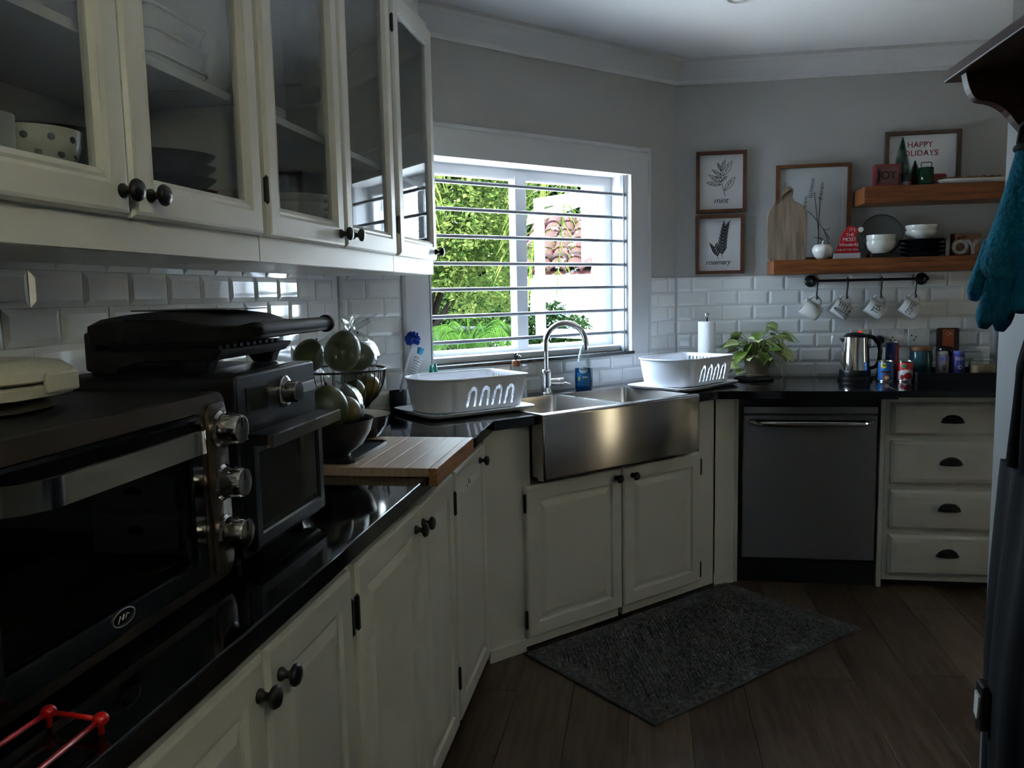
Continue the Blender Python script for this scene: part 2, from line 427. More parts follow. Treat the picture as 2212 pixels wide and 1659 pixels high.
for i, (y0, y1) in enumerate(RW):
    wr = tag(thing('window_%d' % (i + 2), 'added unseen white framed window in the next room', None, 'B', (XR + 0.08, (y0 + y1) / 2, 0.02)), kind='structure')
    b = B(); b.loft([[(XR + 0.06, y0 + q, 0.02 + q), (XR + 0.06, y1 - q, 0.02 + q), (XR + 0.06, y1 - q, 2.1 - q), (XR + 0.06, y0 + q, 2.1 - q)] for q in (0, 0.04)] +
                    [[(XR + 0.11, y0 + q, 0.02 + q), (XR + 0.11, y1 - q, 0.02 + q), (XR + 0.11, y1 - q, 2.1 - q), (XR + 0.11, y0 + q, 2.1 - q)] for q in (0.04, 0)], ring=True)
    b.o('window_frame', TRIMW, wr)
    B().box(XR + 0.083, y0 + 0.035, 0.075, XR + 0.087, y1 - 0.035, 2.045).o('pane', WGLASS, wr)

# crown moulding
def crown(name, p0, p1, n, e0=0.0, e1=0.0):
    """p0->p1 along the wall, n = into the room"""
    prof = [(0, 2.370), (0.012, 2.370), (0.016, 2.380), (0.016, 2.388), (0.024, 2.396), (0.045, 2.418), (0.072, 2.440), (0.080, 2.452), (0.094, 2.458), (0.094, CEILZ + 0.002), (0, CEILZ + 0.002)]
    d = (Vector(p1) - Vector(p0)).normalized(); nn = Vector(n)
    L0 = [tuple(Vector((p0[0], p0[1], 0)) + Vector((nn.x, nn.y, 0)) * a + Vector((d.x, d.y, 0)) * (a * e0) + Vector((0, 0, z))) for a, z in prof]
    L1 = [tuple(Vector((p1[0], p1[1], 0)) + Vector((nn.x, nn.y, 0)) * a - Vector((d.x, d.y, 0)) * (a * e1) + Vector((0, 0, z))) for a, z in prof]
    return tag(B().loft([L0, L1]).o(name, TRIMW), kind='structure')
cl = dpt((XL + SA * DW) / CA, DW)          # corner left / window wall
cb = dpt((YB - CA * DW) / SA, DW)          # corner window / back wall
t1 = math.tan((pi / 2 - AD) / 2); t2 = math.tan(AD / 2)
crown('trim_1', cl[:2], cb[:2], (SA, -CA), t1, t2)
crown('trim_2', cb[:2], (XR, YB), (0, -1), t2, 0)
crown('trim_3', (XL, YREAR), cl[:2], (1, 0), 0, t1)

# ------------------------------------------------------------------ tiles: every metro tile a piece of its wall
TP, TR = 0.1525, 0.0728
TZ0 = 0.9105
def tile_run(wall, frame, depth, u0, u1, z0, z1, phase, zfirst=TZ0, rows=8):
    """bevelled brick tiles between u0..u1; phase: joint position in row 0 counted from the top"""
    for r in range(rows):
        za = zfirst + r * TR; zb = za + TR
        a_, b_ = max(za, z0), min(zb, z1)
        if b_ - a_ < 0.012: continue
        ph = phase[r % 2]
        k = math.floor((u0 - ph) / TP) - 1
        while True:
            ua = ph + k * TP; ub = ua + TP; k += 1
            if ua > u1: break
            x0, x1 = max(ua, u0), min(ub, u1)
            if x1 - x0 < 0.012: continue
            wd, ht = round(x1 - x0, 3), round(b_ - a_, 3)
            key = 'tile_%.3f_%.3f' % (wd, ht)
            me = bpy.data.meshes.get(key)
            g = 0.0011; bv = min(0.013, wd * 0.3, ht * 0.3)
            if me is None:
                bb = B().rects(-wd / 2 + g, -ht / 2 + g, wd / 2 - g, ht / 2 - g, [(0, 0), (0, 0.0022), (bv, 0.0062)], 0, cap0=False)
                ob = bb.o('tile', TILE, wall); ob.data.name = key
            else:
                ob = bpy.data.objects.new('tile', me); COL.objects.link(ob); ob.parent = wall
            a = FR[frame]; x, z = (x0 + x1) / 2, (a_ + b_) / 2
            ob.location = (cos(a) * x - sin(a) * depth, sin(a) * x + cos(a) * depth, z)
            # each tile sits with its own hair of tilt, as laid by hand
            ob.rotation_euler = (radians(rnd.uniform(-.35, .35)), 0, a + radians(rnd.uniform(-.35, .35)))
TD = 0.002
def bed(wall, frame, u0, u1, z0, z1, d):
    a = FR[frame]
    R = Matrix.Rotation(a, 4, 'Z')
    B().box(u0, d - TD, z0, u1, d + 0.001, z1).xf(R).o('grout_bed', GROUT, wall)
# left wall (x along Y, y = -X): joints at Y=1.069 (row under the top) and 0.995
bed(WL, 'L', 0.30, 2.655, 0.88, 1.50, 0.62)
tile_run(WL, 'L', 0.62 - TD, 0.30, 2.650, 0.905, 1.492, (1.069, 0.995))
# back wall
bed(WB, 'B', 0.685, 2.40, 0.88, 1.4196, YB)
tile_run(WB, 'B', YB - TD, 0.690, 2.40, 0.905, 1.4205, (1.068, 1.068 + TP / 2), rows=7)
# window wall: left of the casing, right of it and under the sill
SL0 = (XL + SA * DW) / CA; SR1 = (YB - CA * DW) / SA
bed(WW, 'D', SL0, 1.7545, 0.88, 1.50, DW); bed(WW, 'D', 3.158, SR1, 0.88, 1.4196, DW); bed(WW, 'D', 1.752, 3.158, 0.88, 1.05, DW)
tile_run(WW, 'D', DW - TD, SL0 + 0.006, 1.7545, 0.905, 1.493, (1.60, 1.60 + TP / 2), rows=8)
tile_run(WW, 'D', DW - TD, 3.160, SR1 - 0.004, 0.905, 1.4205, (3.30, 3.30 + TP / 2), rows=7)
tile_run(WW, 'D', DW - TD, 1.752, 3.160, 0.905, 1.049, (1.905, 1.905 + TP / 2), rows=2)

# ------------------------------------------------------------------ the window
W1 = tag(thing('window_1', 'white casement window with horizontal burglar bars over the sink', None, 'D', (2.46, DW, 1.05)), kind='structure')
# casing boards with a bead at the outer edge, mitred at the top
prof = [(0, 0), (0, 0.020), (0.010, 0.026), (0.016, 0.026), (0.020, 0.016), (0.125, 0.014), (0.125, 0)]
loops = []
for ins, dep in prof:
    loops.append([(1.755 + ins, DW - dep, 1.05), (1.755 + ins, DW - dep, 2.045 - ins), (3.160 - ins, DW - dep, 2.045 - ins), (3.160 - ins, DW - dep, 1.05)])
b = B()
n = 4
for i in range(len(loops)):
    A_, C_ = loops[i], loops[(i + 1) % len(loops)]
    for j in range(3):
        b.add([A_[j], A_[j + 1], C_[j + 1], C_[j]], [(0, 1, 2, 3)])
b.add(loops[1] and [l[0] for l in loops], [tuple(range(len(loops)))]); b.add([l[3] for l in loops], [tuple(range(len(loops)))])
b.o('casing', TRIMW, W1)
# plaster reveal lining
RD = 0.125
b = B()
b.box(S0, DW - 0.0135, ZS, S0 + 0.006, DW + RD + 0.05, ZH).box(S1 - 0.006, DW - 0.0135, ZS, S1, DW + RD + 0.05, ZH).box(S0, DW - 0.0135, ZH - 0.006, S1, DW + RD + 0.05, ZH)
b.o('reveal_lining', TRIMW, W1)
B().box(S0 - 0.004, DW - 0.022, 1.050, S1 + 0.006, DW + RD + 0.05, ZS + 0.003).o('sill', mat('black_slate_sill', (0.012, 0.012, 0.013), 0.25), W1, bevel=0.003)
b = B(); b.box(S0 + 0.006, DW + 0.045, ZS + 0.003, S1 - 0.006, DW + RD + 0.02, ZS + 0.030)
b.o('inner_sill', TRIMW, W1, bevel=0.003)
fx0, fx1, fz0, fz1 = S0 + 0.006, S1 - 0.006, ZS + 0.004, ZH - 0.006
y0, y1 = DW + RD, DW + RD + 0.045
B().rects(fx0, fz0, fx1, fz1, [(0, 0), (0, 0.045), (0.040, 0.045), (0.048, 0.040), (0.048, 0)], y1, ring=True).o('window_frame', TRIMW, W1)
B().box(2.427, y0 - 0.004, fz0 + 0.02, 2.492, y1, fz1 - 0.02).o('mullion', TRIMW, W1, bevel=0.003)
def sash(hx, ang, sgn):
    """casement sash swung outward, hinged at x = hx"""
    wd = 0.485; z0_, z1_ = fz0 + 0.05, fz1 - 0.05
    bb = B().rects(0.0, z0_, wd, z1_, [(0, 0), (0, 0.034), (0.040, 0.034), (0.046, 0.026), (0.046, 0)], 0.034, ring=True)
    M_ = Matrix.Translation((hx, y1 + 0.004, 0)) @ Matrix.Rotation(ang, 4, 'Z') @ Matrix.Scale(sgn, 4, (1, 0, 0))
    o1 = bb.xf(M_).o('casement_sash', TRIMW, W1)
    B().box(0.044, 0.013, z0_ + 0.044, wd - 0.044, 0.017, z1_ - 0.044).xf(M_).o('pane', WGLASS, o1)
    B().tube([(wd - 0.02, 0.0, z0_ + 0.32), (wd - 0.02, -0.025, z0_ + 0.32), (wd - 0.02, -0.028, z0_ + 0.22)], 0.006, 8).xf(M_).o('casement_handle', POL, o1)
    for hz in (z0_ + 0.1, z1_ - 0.1):
        B().box(-0.006, -0.004, hz - 0.03, 0.006, 0.006, hz + 0.03).xf(M_).o('hinge', POL, o1)
sash(fx1 - 0.050, -radians(88), -1)
sash(fx0 + 0.050, radians(100), 1)
# burglar bars
for z in (1.822, 1.711, 1.599, 1.4855, 1.3775, 1.2655, 1.1575):
    B().tube([(S0 + 0.004, DW + 0.03, z), (S1 - 0.006, DW + 0.03, z)], 0.0085, 10).o('bar', mat('galvanised_bar', (0.34, 0.36, 0.40), 0.35, 0.6), W1, smooth=60)
for x in (S1 - 0.024, S0 + 0.012):
    B().box(x - 0.004, DW + 0.018, ZS + 0.003, x + 0.004, DW + 0.042, ZH - 0.006).o('bar_bracket', mat('galvanised_strap', (0.22, 0.23, 0.25), 0.4, 0.4), W1)

# recessed ceiling light
cl_ = thing('ceiling_downlight', 'round white recessed downlight in the ceiling', 'light', 'B', (0.90, 3.08, CEILZ))
B().lathe([(0.050, 0.004), (0.050, -0.004), (0.058, -0.010), (0.072, -0.006), (0.074, 0.001)], 32, (0.90, 3.08, CEILZ)).o('ring', TRIMW, cl_, smooth=40)
B().lathe([(0.046, -0.003), (0.046, -0.006), (0.03, -0.010), (0.004, -0.012)], 24, (0.90, 3.08, CEILZ)).o('lens', PORC, cl_, smooth=40)
# ------------------------------------------------------------------ cabinet pieces
KNOBP = [(0.011, 0.0), (0.011, 0.004), (0.0065, 0.009), (0.006, 0.015), (0.010, 0.018), (0.0165, 0.022), (0.0175, 0.026), (0.0145, 0.031), (0.006, 0.034)]
def knob(parent, x, y, z, sc=1.0):
    return B().lathe([(r * sc, h * sc) for r, h in KNOBP], 20, (x, y, z), 'y').o('knob', BLACKM, parent, smooth=60)
def hinge(parent, x, y, z, h=0.06, side=1):
    b = B().box(x - 0.005, y - 0.004, z - h / 2, x + 0.014 * side, y + 0.001, z + h / 2)
    b.lathe([(0.0, -h / 2 - 0.006), (0.005, -h / 2), (0.005, h / 2), (0.0, h / 2 + 0.006)], 8, (x, y - 0.004, z))
    return b.o('hinge', BLACKM, parent)
RAISED = [(0, 0), (0, 0.013), (0.004, 0.018), (0.009, 0.020), (0.055, 0.020), (0.060, 0.013), (0.068, 0.012), (0.090, 0.018)]
def raised_door(root, x0, x1, z0, z1, y, knobs=(), hinges=(), prof=RAISED, name='door'):
    d = B().rects(x0, z0, x1, z1, prof, y).o(name, WHITE, root)
    for x, z in knobs: knob(d, x, y - 0.020, z)
    for x, z, sd_ in hinges: hinge(d, x, y - 0.012, z, 0.065, sd_)
    return d
def glass_door(root, x0, x1, z0, z1, y, knobs=(), hinges=(), st=0.066):
    prof = [(0, 0), (0, 0.013), (0.005, 0.019), (0.010, 0.021), (0.046, 0.021), (0.052, 0.017), (0.057, 0.019), (st, 0.012), (st, 0.0)]
    d = B().rects(x0, z0, x1, z1, prof, y, ring=True).o('door', WHITE, root)
    B().box(x0 + st - 0.004, y - 0.008, z0 + st - 0.004, x1 - st + 0.004, y - 0.005, z1 - st + 0.004).o('pane', GLASS, d)
    for x, z in knobs: knob(d, x, y - 0.021, z, 1.0)
    for x, z, sd_ in hinges: hinge(d, x, y - 0.012, z, 0.05, sd_)
    return d

# ------------------------------------------------------------------ upper glass-fronted cabinets (x = Y, y = -X)
UZ0, UZ1, UD, UF = 1.435, 2.355, 0.614, 0.271
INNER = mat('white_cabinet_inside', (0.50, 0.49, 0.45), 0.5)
def upper(label, x0, x1, doors):
    r = thing('wall_cabinet', label, 'cabinet', 'L', ((x0 + x1) / 2, UF, UZ0), 'glass-fronted wall cabinets')
    b = B()
    t = 0.018
    b.box(x0, UF + 0.018, UZ0, x0 + t, UD, UZ1).box(x1 - t, UF + 0.018, UZ0, x1, UD, UZ1)
    b.box(x0 + t, UD - 0.008, UZ0 + 0.04, x1 - t, UD, UZ1 - t)
    b.box(x0 + t, UF + 0.018, UZ1 - t, x1 - t, UD, UZ1).box(x0 + t, UF + 0.018, UZ0 + 0.040, x1 - t, UD, UZ0 + 0.058)
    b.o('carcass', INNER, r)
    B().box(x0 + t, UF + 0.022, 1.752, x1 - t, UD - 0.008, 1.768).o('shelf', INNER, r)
    # face frame: bottom rail, top rail, stiles
    b = B()
    b.box(x0, UF, UZ0, x1, UF + 0.018, UZ0 + 0.062).box(x0, UF, UZ1 - 0.055, x1, UF + 0.018, UZ1)
    b.box(x0, UF, UZ0 + 0.062, x0 + 0.03, UF + 0.018, UZ1 - 0.055).box(x1 - 0.03, UF, UZ0 + 0.062, x1, UF + 0.018, UZ1 - 0.055)
    b.o('face_frame', WHITE, r)
    for d in doors: glass_door(r, d[0], d[1], 1.487, 2.325, UF, d[2], d[3])
    B().box(x0, UF + 0.012, UZ0 - 0.001, x1, UD, UZ0 + 0.040).o('bottom_board', WHITE, r)
    return r
HZ = (1.585, 2.212)
upper('white glass-door wall cabinet nearest the left edge, above the toaster oven', 0.40, 1.318,
      [(0.412, 0.856, [(0.834, 1.524)], [(0.414, z, 1) for z in HZ]), (0.864, 1.308, [(0.905, 1.524)], [])])
upper('white glass-door wall cabinet in the middle, stacked plates inside', 1.322, 2.258,
      [(1.334, 1.780, [(1.743, 1.520)], [(1.336, z, 1) for z in HZ]), (1.790, 2.240, [(1.832, 1.522)], [])])
upper('narrow single-door white wall cabinet next to the window', 2.262, 2.765,
      [(2.275, 2.752, [(2.727, 1.518)], [(2.277, z, 1) for z in HZ])])
B().box(0.40, UF + 0.012, UZ1, 2.70, UD, CEILZ).o('trim_4', WHITE)['kind'] = 'structure'
bpy.data.objects['trim_4'].rotation_euler = (0, 0, pi / 2)

# ------------------------------------------------------------------ base cabinets
LZ0, LZ1 = 0.055, 0.874
def lower(label, frame, x0, x1, yf, yb, doors, z1=LZ1, group='white base cabinets'):
    r = thing('base_cabinet', label, 'cabinet', frame, ((x0 + x1) / 2, yf, 0.0), group)
    B().box(x0, yf, LZ0, x1, yb, z1).o('body', WHITE, r)
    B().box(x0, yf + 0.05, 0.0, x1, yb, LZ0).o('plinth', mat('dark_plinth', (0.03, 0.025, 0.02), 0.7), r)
    for d in doors: raised_door(r, d[0], d[1], d[2], d[3], yf, d[4], d[5])
    return r
YF = 0.040                      # face plane of the left run
lower('white base cabinet under the toaster oven, pair of knobs in front', 'L', 0.02, 1.128, YF, 0.60,
      [(0.36, 0.752, 0.07, 0.842, [(0.730, 0.787)], []), (0.762, 1.118, 0.07, 0.842, [(0.800, 0.787)], [(1.122, 0.745, -1), (1.122, 0.2, -1)])])
lower('white base cabinet under the wooden board, knobs almost touching', 'L', 1.132, 1.968, YF, 0.60,
      [(1.150, 1.582, 0.07, 0.842, [(1.552, 0.793)], [(1.152, 0.745, 1), (1.152, 0.2, 1)]), (1.592, 1.960, 0.07, 0.842, [(1.616, 0.792)], [])])
lower('narrow white base cabinet at the inner corner with chipped paint', 'L', 1.972, 2.452, YF, 0.60,
      [(1.985, 2.440, 0.07, 0.842, [(2.335, 0.803)], [(1.987, 0.745, 1), (1.987, 0.205, 1)])])

jd = [o for o in bpy.data.objects if o.name.startswith('base_cabinet')][-1]
for cy_, cz_, w_, h_ in ((2.168, 0.771, .006, .010), (2.150, 0.760, .004, .006), (2.192, 0.764, .005, .008)):
    B().prism([(cy_ - w_, cz_), (cy_, cz_ - h_), (cy_ + w_ * .8, cz_ + h_ * .3), (cy_, cz_ + h_)], YF - .0186, YF - .0178, 'y').o('paint_chip', mat('bare_wood_chip', lin(120, 70, 52), .8), jd)
# sink cabinet on the diagonal
SF = 1.786
r = thing('sink_cabinet', 'white two-door cabinet under the farmhouse sink', 'cabinet', 'D', (2.46, SF, 0.0))
b = B().box(1.790, SF, 0.012, 2.452, 2.20, 0.640).box(2.478, SF, 0.012, 3.055, 2.20, 0.640).box(1.790, 2.20, 0.012, 3.055, 2.26, 0.640)
b.box(1.790, SF, 0.640, 1.9995, 2.26, LZ1).box(2.8665, SF, 0.640, 3.055, 2.26, LZ1)
b.o('body', WHITE, r)
raised_door(r, 1.964, 2.461, 0.050, 0.640, SF, [(2.427, 0.604)], [(1.962, 0.575, 1), (1.962, 0.125, 1)])
raised_door(r, 2.469, 2.948, 0.050, 0.640, SF, [(2.519, 0.602)], [(2.950, 0.575, -1), (2.950, 0.105, -1)])
B().box(1.792, SF - 0.010, 0.0, 1.962, SF, 0.045).o('baseboard', WHITE, r)
# filler panel between sink cabinet and dishwasher
r = thing('filler_panel', 'narrow white filler panel left of the dishwasher', 'panel', 'B', (0.885, 3.49, 0.0))
B().prism([(0.842, 3.455), (0.930, 3.500), (0.930, 3.55), (0.842, 3.55)], 0.03, LZ1).o('board', WHITE, r)
B().prism([(0.838, 3.450), (0.930, 3.494), (0.930, 3.52), (0.838, 3.52)], 0.0, 0.05).o('baseboard', WHITE, r)

# dishwasher with its two white side panels
YD = 3.502
for x0, x1, lb in ((0.930, 0.948, 'thin white end panel on the left side of the dishwasher'), (1.560, 1.580, 'thin white end panel between dishwasher and drawers')):
    r = thing('end_panel', lb, 'panel', 'B', ((x0 + x1) / 2, YD, 0.0), 'dishwasher end panels')
    B().box(x0, YD, 0, x1, 4.0, LZ1).o('board', WHITE, r, bevel=0.0015)
r = thing('dishwasher', 'dark stainless steel dishwasher with curved bar handle', 'dishwasher', 'B', (1.254, YD, 0.0))
B().box(0.952, YD + 0.03, 0.0, 1.556, 4.0, 0.855).o('tub', BLACKP, r)
B().rects(0.968, 0.115, 1.553, 0.788, [(0, 0), (0, 0.020), (0.006, 0.026)], YD + 0.03).o('door', STEELD, r)
B().rects(0.968, 0.790, 1.553, 0.826, [(0, 0), (0, 0.020), (0.004, 0.024)], YD + 0.03).o('control_strip', STEELD, r)
pts = []
for i in range(13):
    t = i / 12; x = 1.000 + 0.53 * t
    pts.append((x, YD + 0.006 - 0.052 * min(1, sin(pi * min(max(t, 0), 1)) * 3.2), 0.755))
h = B().tube(pts, [0.010] + [0.0165] * 11 + [0.010], 14).o('handle', POL, r, smooth=60)
B().box(0.956, YD + 0.02, 0.0, 1.552, YD + 0.06, 0.105).o('kick_plate', BLACKP, r)

# drawer unit
r = thing('drawer_unit', 'white unit of four drawers with black cup pulls', 'drawer unit', 'B', (1.85, YD, 0.0))
B().box(1.582, YD + 0.004, 0.035, 2.118, 4.0, LZ1).o('body', WHITE, r)
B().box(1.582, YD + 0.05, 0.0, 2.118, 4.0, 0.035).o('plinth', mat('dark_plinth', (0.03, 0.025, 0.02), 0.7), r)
DP = [(0, 0), (0, 0.012), (0.012, 0.020), (0.030, 0.022)]
for z0, z1, kz in ((0.700, 0.843, 0.768), (0.478, 0.672, 0.580), (0.274, 0.452, 0.374), (0.066, 0.246, 0.166)):
    d = B().rects(1.606, z0, 2.100, z1, DP, YD + 0.004).o('drawer', WHITE, r)
    # cup pull: half dome open below
    b = B(); loops = []
    for i in range(9):
        t = pi / 2 * i / 8
        loops.append([(1.852 + 0.046 * cos(a_) * cos(t), YD - 0.018 - 0.024 * sin(t) , kz - 0.012 + 0.034 * abs(sin(a_)) * cos(t) + 0.001) for a_ in [pi * k / 14 for k in range(15)]])
    for i in range(8):
        for k in range(14):
            b.add([loops[i][k], loops[i][k + 1], loops[i + 1][k + 1], loops[i + 1][k]], [(0, 1, 2, 3)])
    o_ = b.o('cup_pull', BLACKM, d, smooth=True)
    md = o_.modifiers.new('thick', 'SOLIDIFY'); md.thickness = 0.002

# ------------------------------------------------------------------ worktop
TOPZ, TOPT = 0.910, 0.036
FD = 1.734
def D2(s, d): return dpt(s, d)[:2]
# sink bay is open to the front
sL, sR, dB = 2.000, 2.866, 2.168
c1 = (0.0, (FD) / CA)          # left front edge meets the diagonal front edge
c2 = D2((3.375 - CA * FD) / SA, FD)
out = [(XL + 0.008, -0.60), (0.0, -0.60), c1, D2(sL, FD), D2(sL, dB), D2(sR, dB), D2(sR, FD), c2, (1.597, 3.375), (1.597, YB - 0.009), (cb[0] + 0.006, YB - 0.009), (cl[0] + 0.008, cl[1] - 0.004)]
t = B().prism(out, TOPZ - TOPT, TOPZ).o('worktop', GRAN, bevel=0.003)
tag(t, 'long black granite worktop running along the left wall and around the sink', 'worktop')
t = B().box(1.598, 3.378, TOPZ - 0.028, 2.40, YB - 0.009, TOPZ).o('worktop', GRAN, bevel=0.003)
tag(t, 'short black worktop over the drawers, set slightly thinner', 'worktop')

# ------------------------------------------------------------------ farmhouse sink
r = thing('farmhouse_sink', 'stainless steel double-bowl farmhouse sink with tall apron front', 'sink', 'D', (2.433, 1.93, 0.664))
a0, a1 = 2.002, 2.864
b = B().rects(a0, 0.664, a1, 0.913, [(0, 0), (0, 0.030), (0.003, 0.037), (0.010, 0.040)], 1.742)
b.o('apron_front', STEEL, r, smooth=50)
bw = [(a0 + 0.022, 2.420), (2.446, a1 - 0.022)]
by0, by1 = 1.748, 2.142
b = B()
xs = [a0, bw[0][0], bw[0][1], bw[1][0], bw[1][1], a1]
b.box(a0, 1.742, 0.900, a1, by0, 0.913).box(a0, by1, 0.900, a1, dB - 0.002, 0.913)
for k in (0, 2, 4): b.box(xs[k], by0, 0.900, xs[k + 1], by1, 0.913)
b.o('rim', STEEL, r)
b = B().box(a0 + 0.004, 1.742, 0.672, a1 - 0.004, 1.746, 0.900).box(a0 + 0.004, 1.746, 0.672, a0 + 0.007, dB - 0.004, 0.900).box(a1 - 0.007, 1.746, 0.672, a1 - 0.004, dB - 0.004, 0.900)
b.o('shell', STEEL, r)
for x0, x1 in bw:
    loops = []
    for z, ins, rr in ((0.913, 0, 0.022), (0.90, 0.001, 0.022), (0.72, 0.008, 0.03), (0.700, 0.018, 0.03), (0.694, 0.035, 0.03)):
        loops.append([(p[0], p[1], z) for p in rrect(x0 + ins, by0 + ins, x1 - ins, by1 - ins, rr)])
    bb = B().loft(loops, cap0=False)
    bowl = bb.o('basin', STEEL, r, smooth=40, flip=False)
    B().lathe([(0.045, 0.0), (0.045, 0.003), (0.030, 0.004), (0.028, 0.001)], 24, ((x0 + x1) / 2, 1.95, 0.695)).o('drain', POL, bowl, smooth=40)

# faucet
r = thing('faucet', 'chrome gooseneck kitchen faucet with side lever', 'faucet', 'D', (2.425, 2.205, TOPZ))
fx, fy = 2.425, 2.205
b = B().lathe([(0.030, 0), (0.030, 0.006), (0.024, 0.010), (0.0235, 0.095), (0.021, 0.105), (0.016, 0.110), (0.016, 0.112)], 24, (fx, fy, TOPZ))
b.o('base', CHROME, r, smooth=40)
path = [(fx, fy, 1.015), (fx, fy, 1.10)]
dx, dy = 0.125, -0.125
for i in range(17):
    t = pi * i / 16 * 1.06
    q = (1 - cos(t)) / 2
    path.append((fx + dx * q, fy + dy * q, 1.135 + 0.088 * sin(t)))
path[-1] = (path[-1][0], path[-1][1], path[-1][2])
B().tube(path, 0.0125, 14).o('spout', CHROME, r, smooth=60)
e = path[-1]
B().lathe([(0.0135, -0.012), (0.0145, -0.008), (0.0145, 0.012), (0.012, 0.014)], 16, e).o('aerator', CHROME, r, smooth=40)
b = B().tube([(fx + 0.018, fy - 0.006, 0.962), (fx + 0.060, fy - 0.020, 0.962)], 0.0165, 16).tube([(fx + 0.060, fy - 0.020, 0.962), (fx + 0.078, fy - 0.026, 0.962)], [0.0185, 0.0165], 16)
b.tube([(fx + 0.070, fy - 0.024, 0.958), (fx + 0.105, fy - 0.045, 0.948)], [0.006, 0.004], 8)
b.o('lever', CHROME, r, smooth=40)
# ------------------------------------------------------------------ toaster oven (frame L: x = Y, y = -X)
r = thing('toaster_oven', 'large toaster oven with three round knobs and wide steel handle on the left worktop', 'toaster oven', 'L', (0.60, 0.30, TOPZ))
ox0, ox1, oy0, oy1, oz0, oz1 = 0.335, 0.862, 0.118, 0.50, 0.925, 1.217
def rbox(x0, y0, z0, x1, y1, z1, rr=0.012, n=4, axis='y'):
    """box with rounded x-z outline, run along y"""
    pts = rrect(x0, z0, x1, z1, rr, n)
    return B().prism(pts, y0, y1, 'y')
rbox(ox0, oy0 + 0.012, oz0, ox1, oy1, oz1, 0.018).o('body', mat('black_oven_shell', (0.010, 0.0095, 0.009), 0.45), r, smooth=40)
# front frame in bronze-tinted steel with rounded corners
outer = rrect(ox0, oz0, ox1, oz1, 0.022, 5); inner = rrect(ox0 + 0.016, oz0 + 0.014, 0.788, oz1 - 0.026, 0.012, 5)
L_ = lambda pts, y: [(p[0], y, p[1]) for p in pts]
def off(pts, k, c): return [(c[0] + (p[0] - c[0]) * k, c[1] + (p[1] - c[1]) * k) for p in pts]
oc = ((ox0 + ox1) / 2, (oz0 + oz1) / 2)
B().loft([L_(outer, oy0 + 0.014), L_(outer, oy0 + 0.003), L_(off(outer, 0.992, oc), oy0), L_(inner, oy0), L_(inner, oy0 + 0.014)], cap0=False, cap1=False).o('front_frame', OVENST, r, smooth=40)
# raised control panel
cp = rrect(0.800, oz0 + 0.012, 0.856, oz1 - 0.016, 0.014, 5)
B().loft([L_(cp, oy0 + 0.004), L_(cp, oy0 - 0.003), L_(off(cp, 0.95, (0.828, 1.07)), oy0 - 0.005)]).o('control_panel', OVENST, r, smooth=40)
for kz in (1.160, 1.077, 0.998):
    k = B().lathe([(0.0285, 0.004), (0.0285, 0.008), (0.0265, 0.010), (0.0245, 0.012), (0.0235, 0.038), (0.0215, 0.042), (0.018, 0.0425)], 28, (0.832, oy0, kz), 'y').o('knob', POL, r, smooth=35)
    B().box(0.8305, oy0 - 0.0436, kz + 0.004, 0.8335, oy0 - 0.0424, kz + 0.018).o('pointer', BLACKP, k)
# door: glass with black surround, handle
dr = B().rects(ox0 + 0.018, oz0 + 0.016, 0.786, oz1 - 0.028, [(0, 0), (0, 0.010), (0.030, 0.012), (0.032, 0.006)], oy0 + 0.010, cap1=False).o('door', BLACKG, r)
B().box(ox0 + 0.045, oy0 + 0.003, oz0 + 0.043, 0.757, oy0 + 0.006, oz1 - 0.058).o('pane', OGLASS, dr)
hp = []
for i in range(15):
    t = i / 14; hp.append((ox0 + 0.022 + (0.772 - ox0 - 0.022) * t, oy0 - 0.004 - 0.045 * min(1, 2.6 * sin(pi * t)) ** 0.7 if 0 < i < 14 else oy0 + 0.002))
loops = []
for i, (x, y) in enumerate(hp): loops.append([(x, y, 1.146), (x, y + 0.007, 1.146), (x, y + 0.007, 1.178), (x, y, 1.178)])
B().loft(loops).o('handle', POL, dr, smooth=50)
# emblem: small oval ring with script mark
em = B(); c = (0.577, 0.963)
em.tube([(c[0] + 0.022 * cos(2 * pi * k / 28), oy0 - 0.0025, c[1] + 0.0105 * sin(2 * pi * k / 28)) for k in range(28)], 0.0009, 6, closed=True)
em.o('emblem', mat('emblem_silver', (0.35, 0.35, 0.34), 0.3, 1.0), dr)
strokes('emblem_script', [[(c[0] + q[0] * 0.012, c[1] + q[1] * 0.006) for q in ((-1, -.8), (-.6, .6), (-.3, -.4), (0, .7), (.2, -.5), (.5, .5), (.9, .2))]], MATS['emblem_silver'], dr, 0.0008, oy0 - 0.0025)
# rack and far wall inside
b = B()
for k in range(9): b.tube([(ox0 + 0.05, oy0 + 0.05 + 0.035 * k, 1.03), (0.75, oy0 + 0.05 + 0.035 * k, 1.03)], 0.0015, 6)
b.o('wire_rack', POL, r)
for x in (ox0 + 0.06, ox1 - 0.06):
    for y in (oy0 + 0.05, oy1 - 0.05): B().lathe([(0.012, 0), (0.014, 0.016)], 12, (x, y, TOPZ)).o('foot', BLACKP, r)

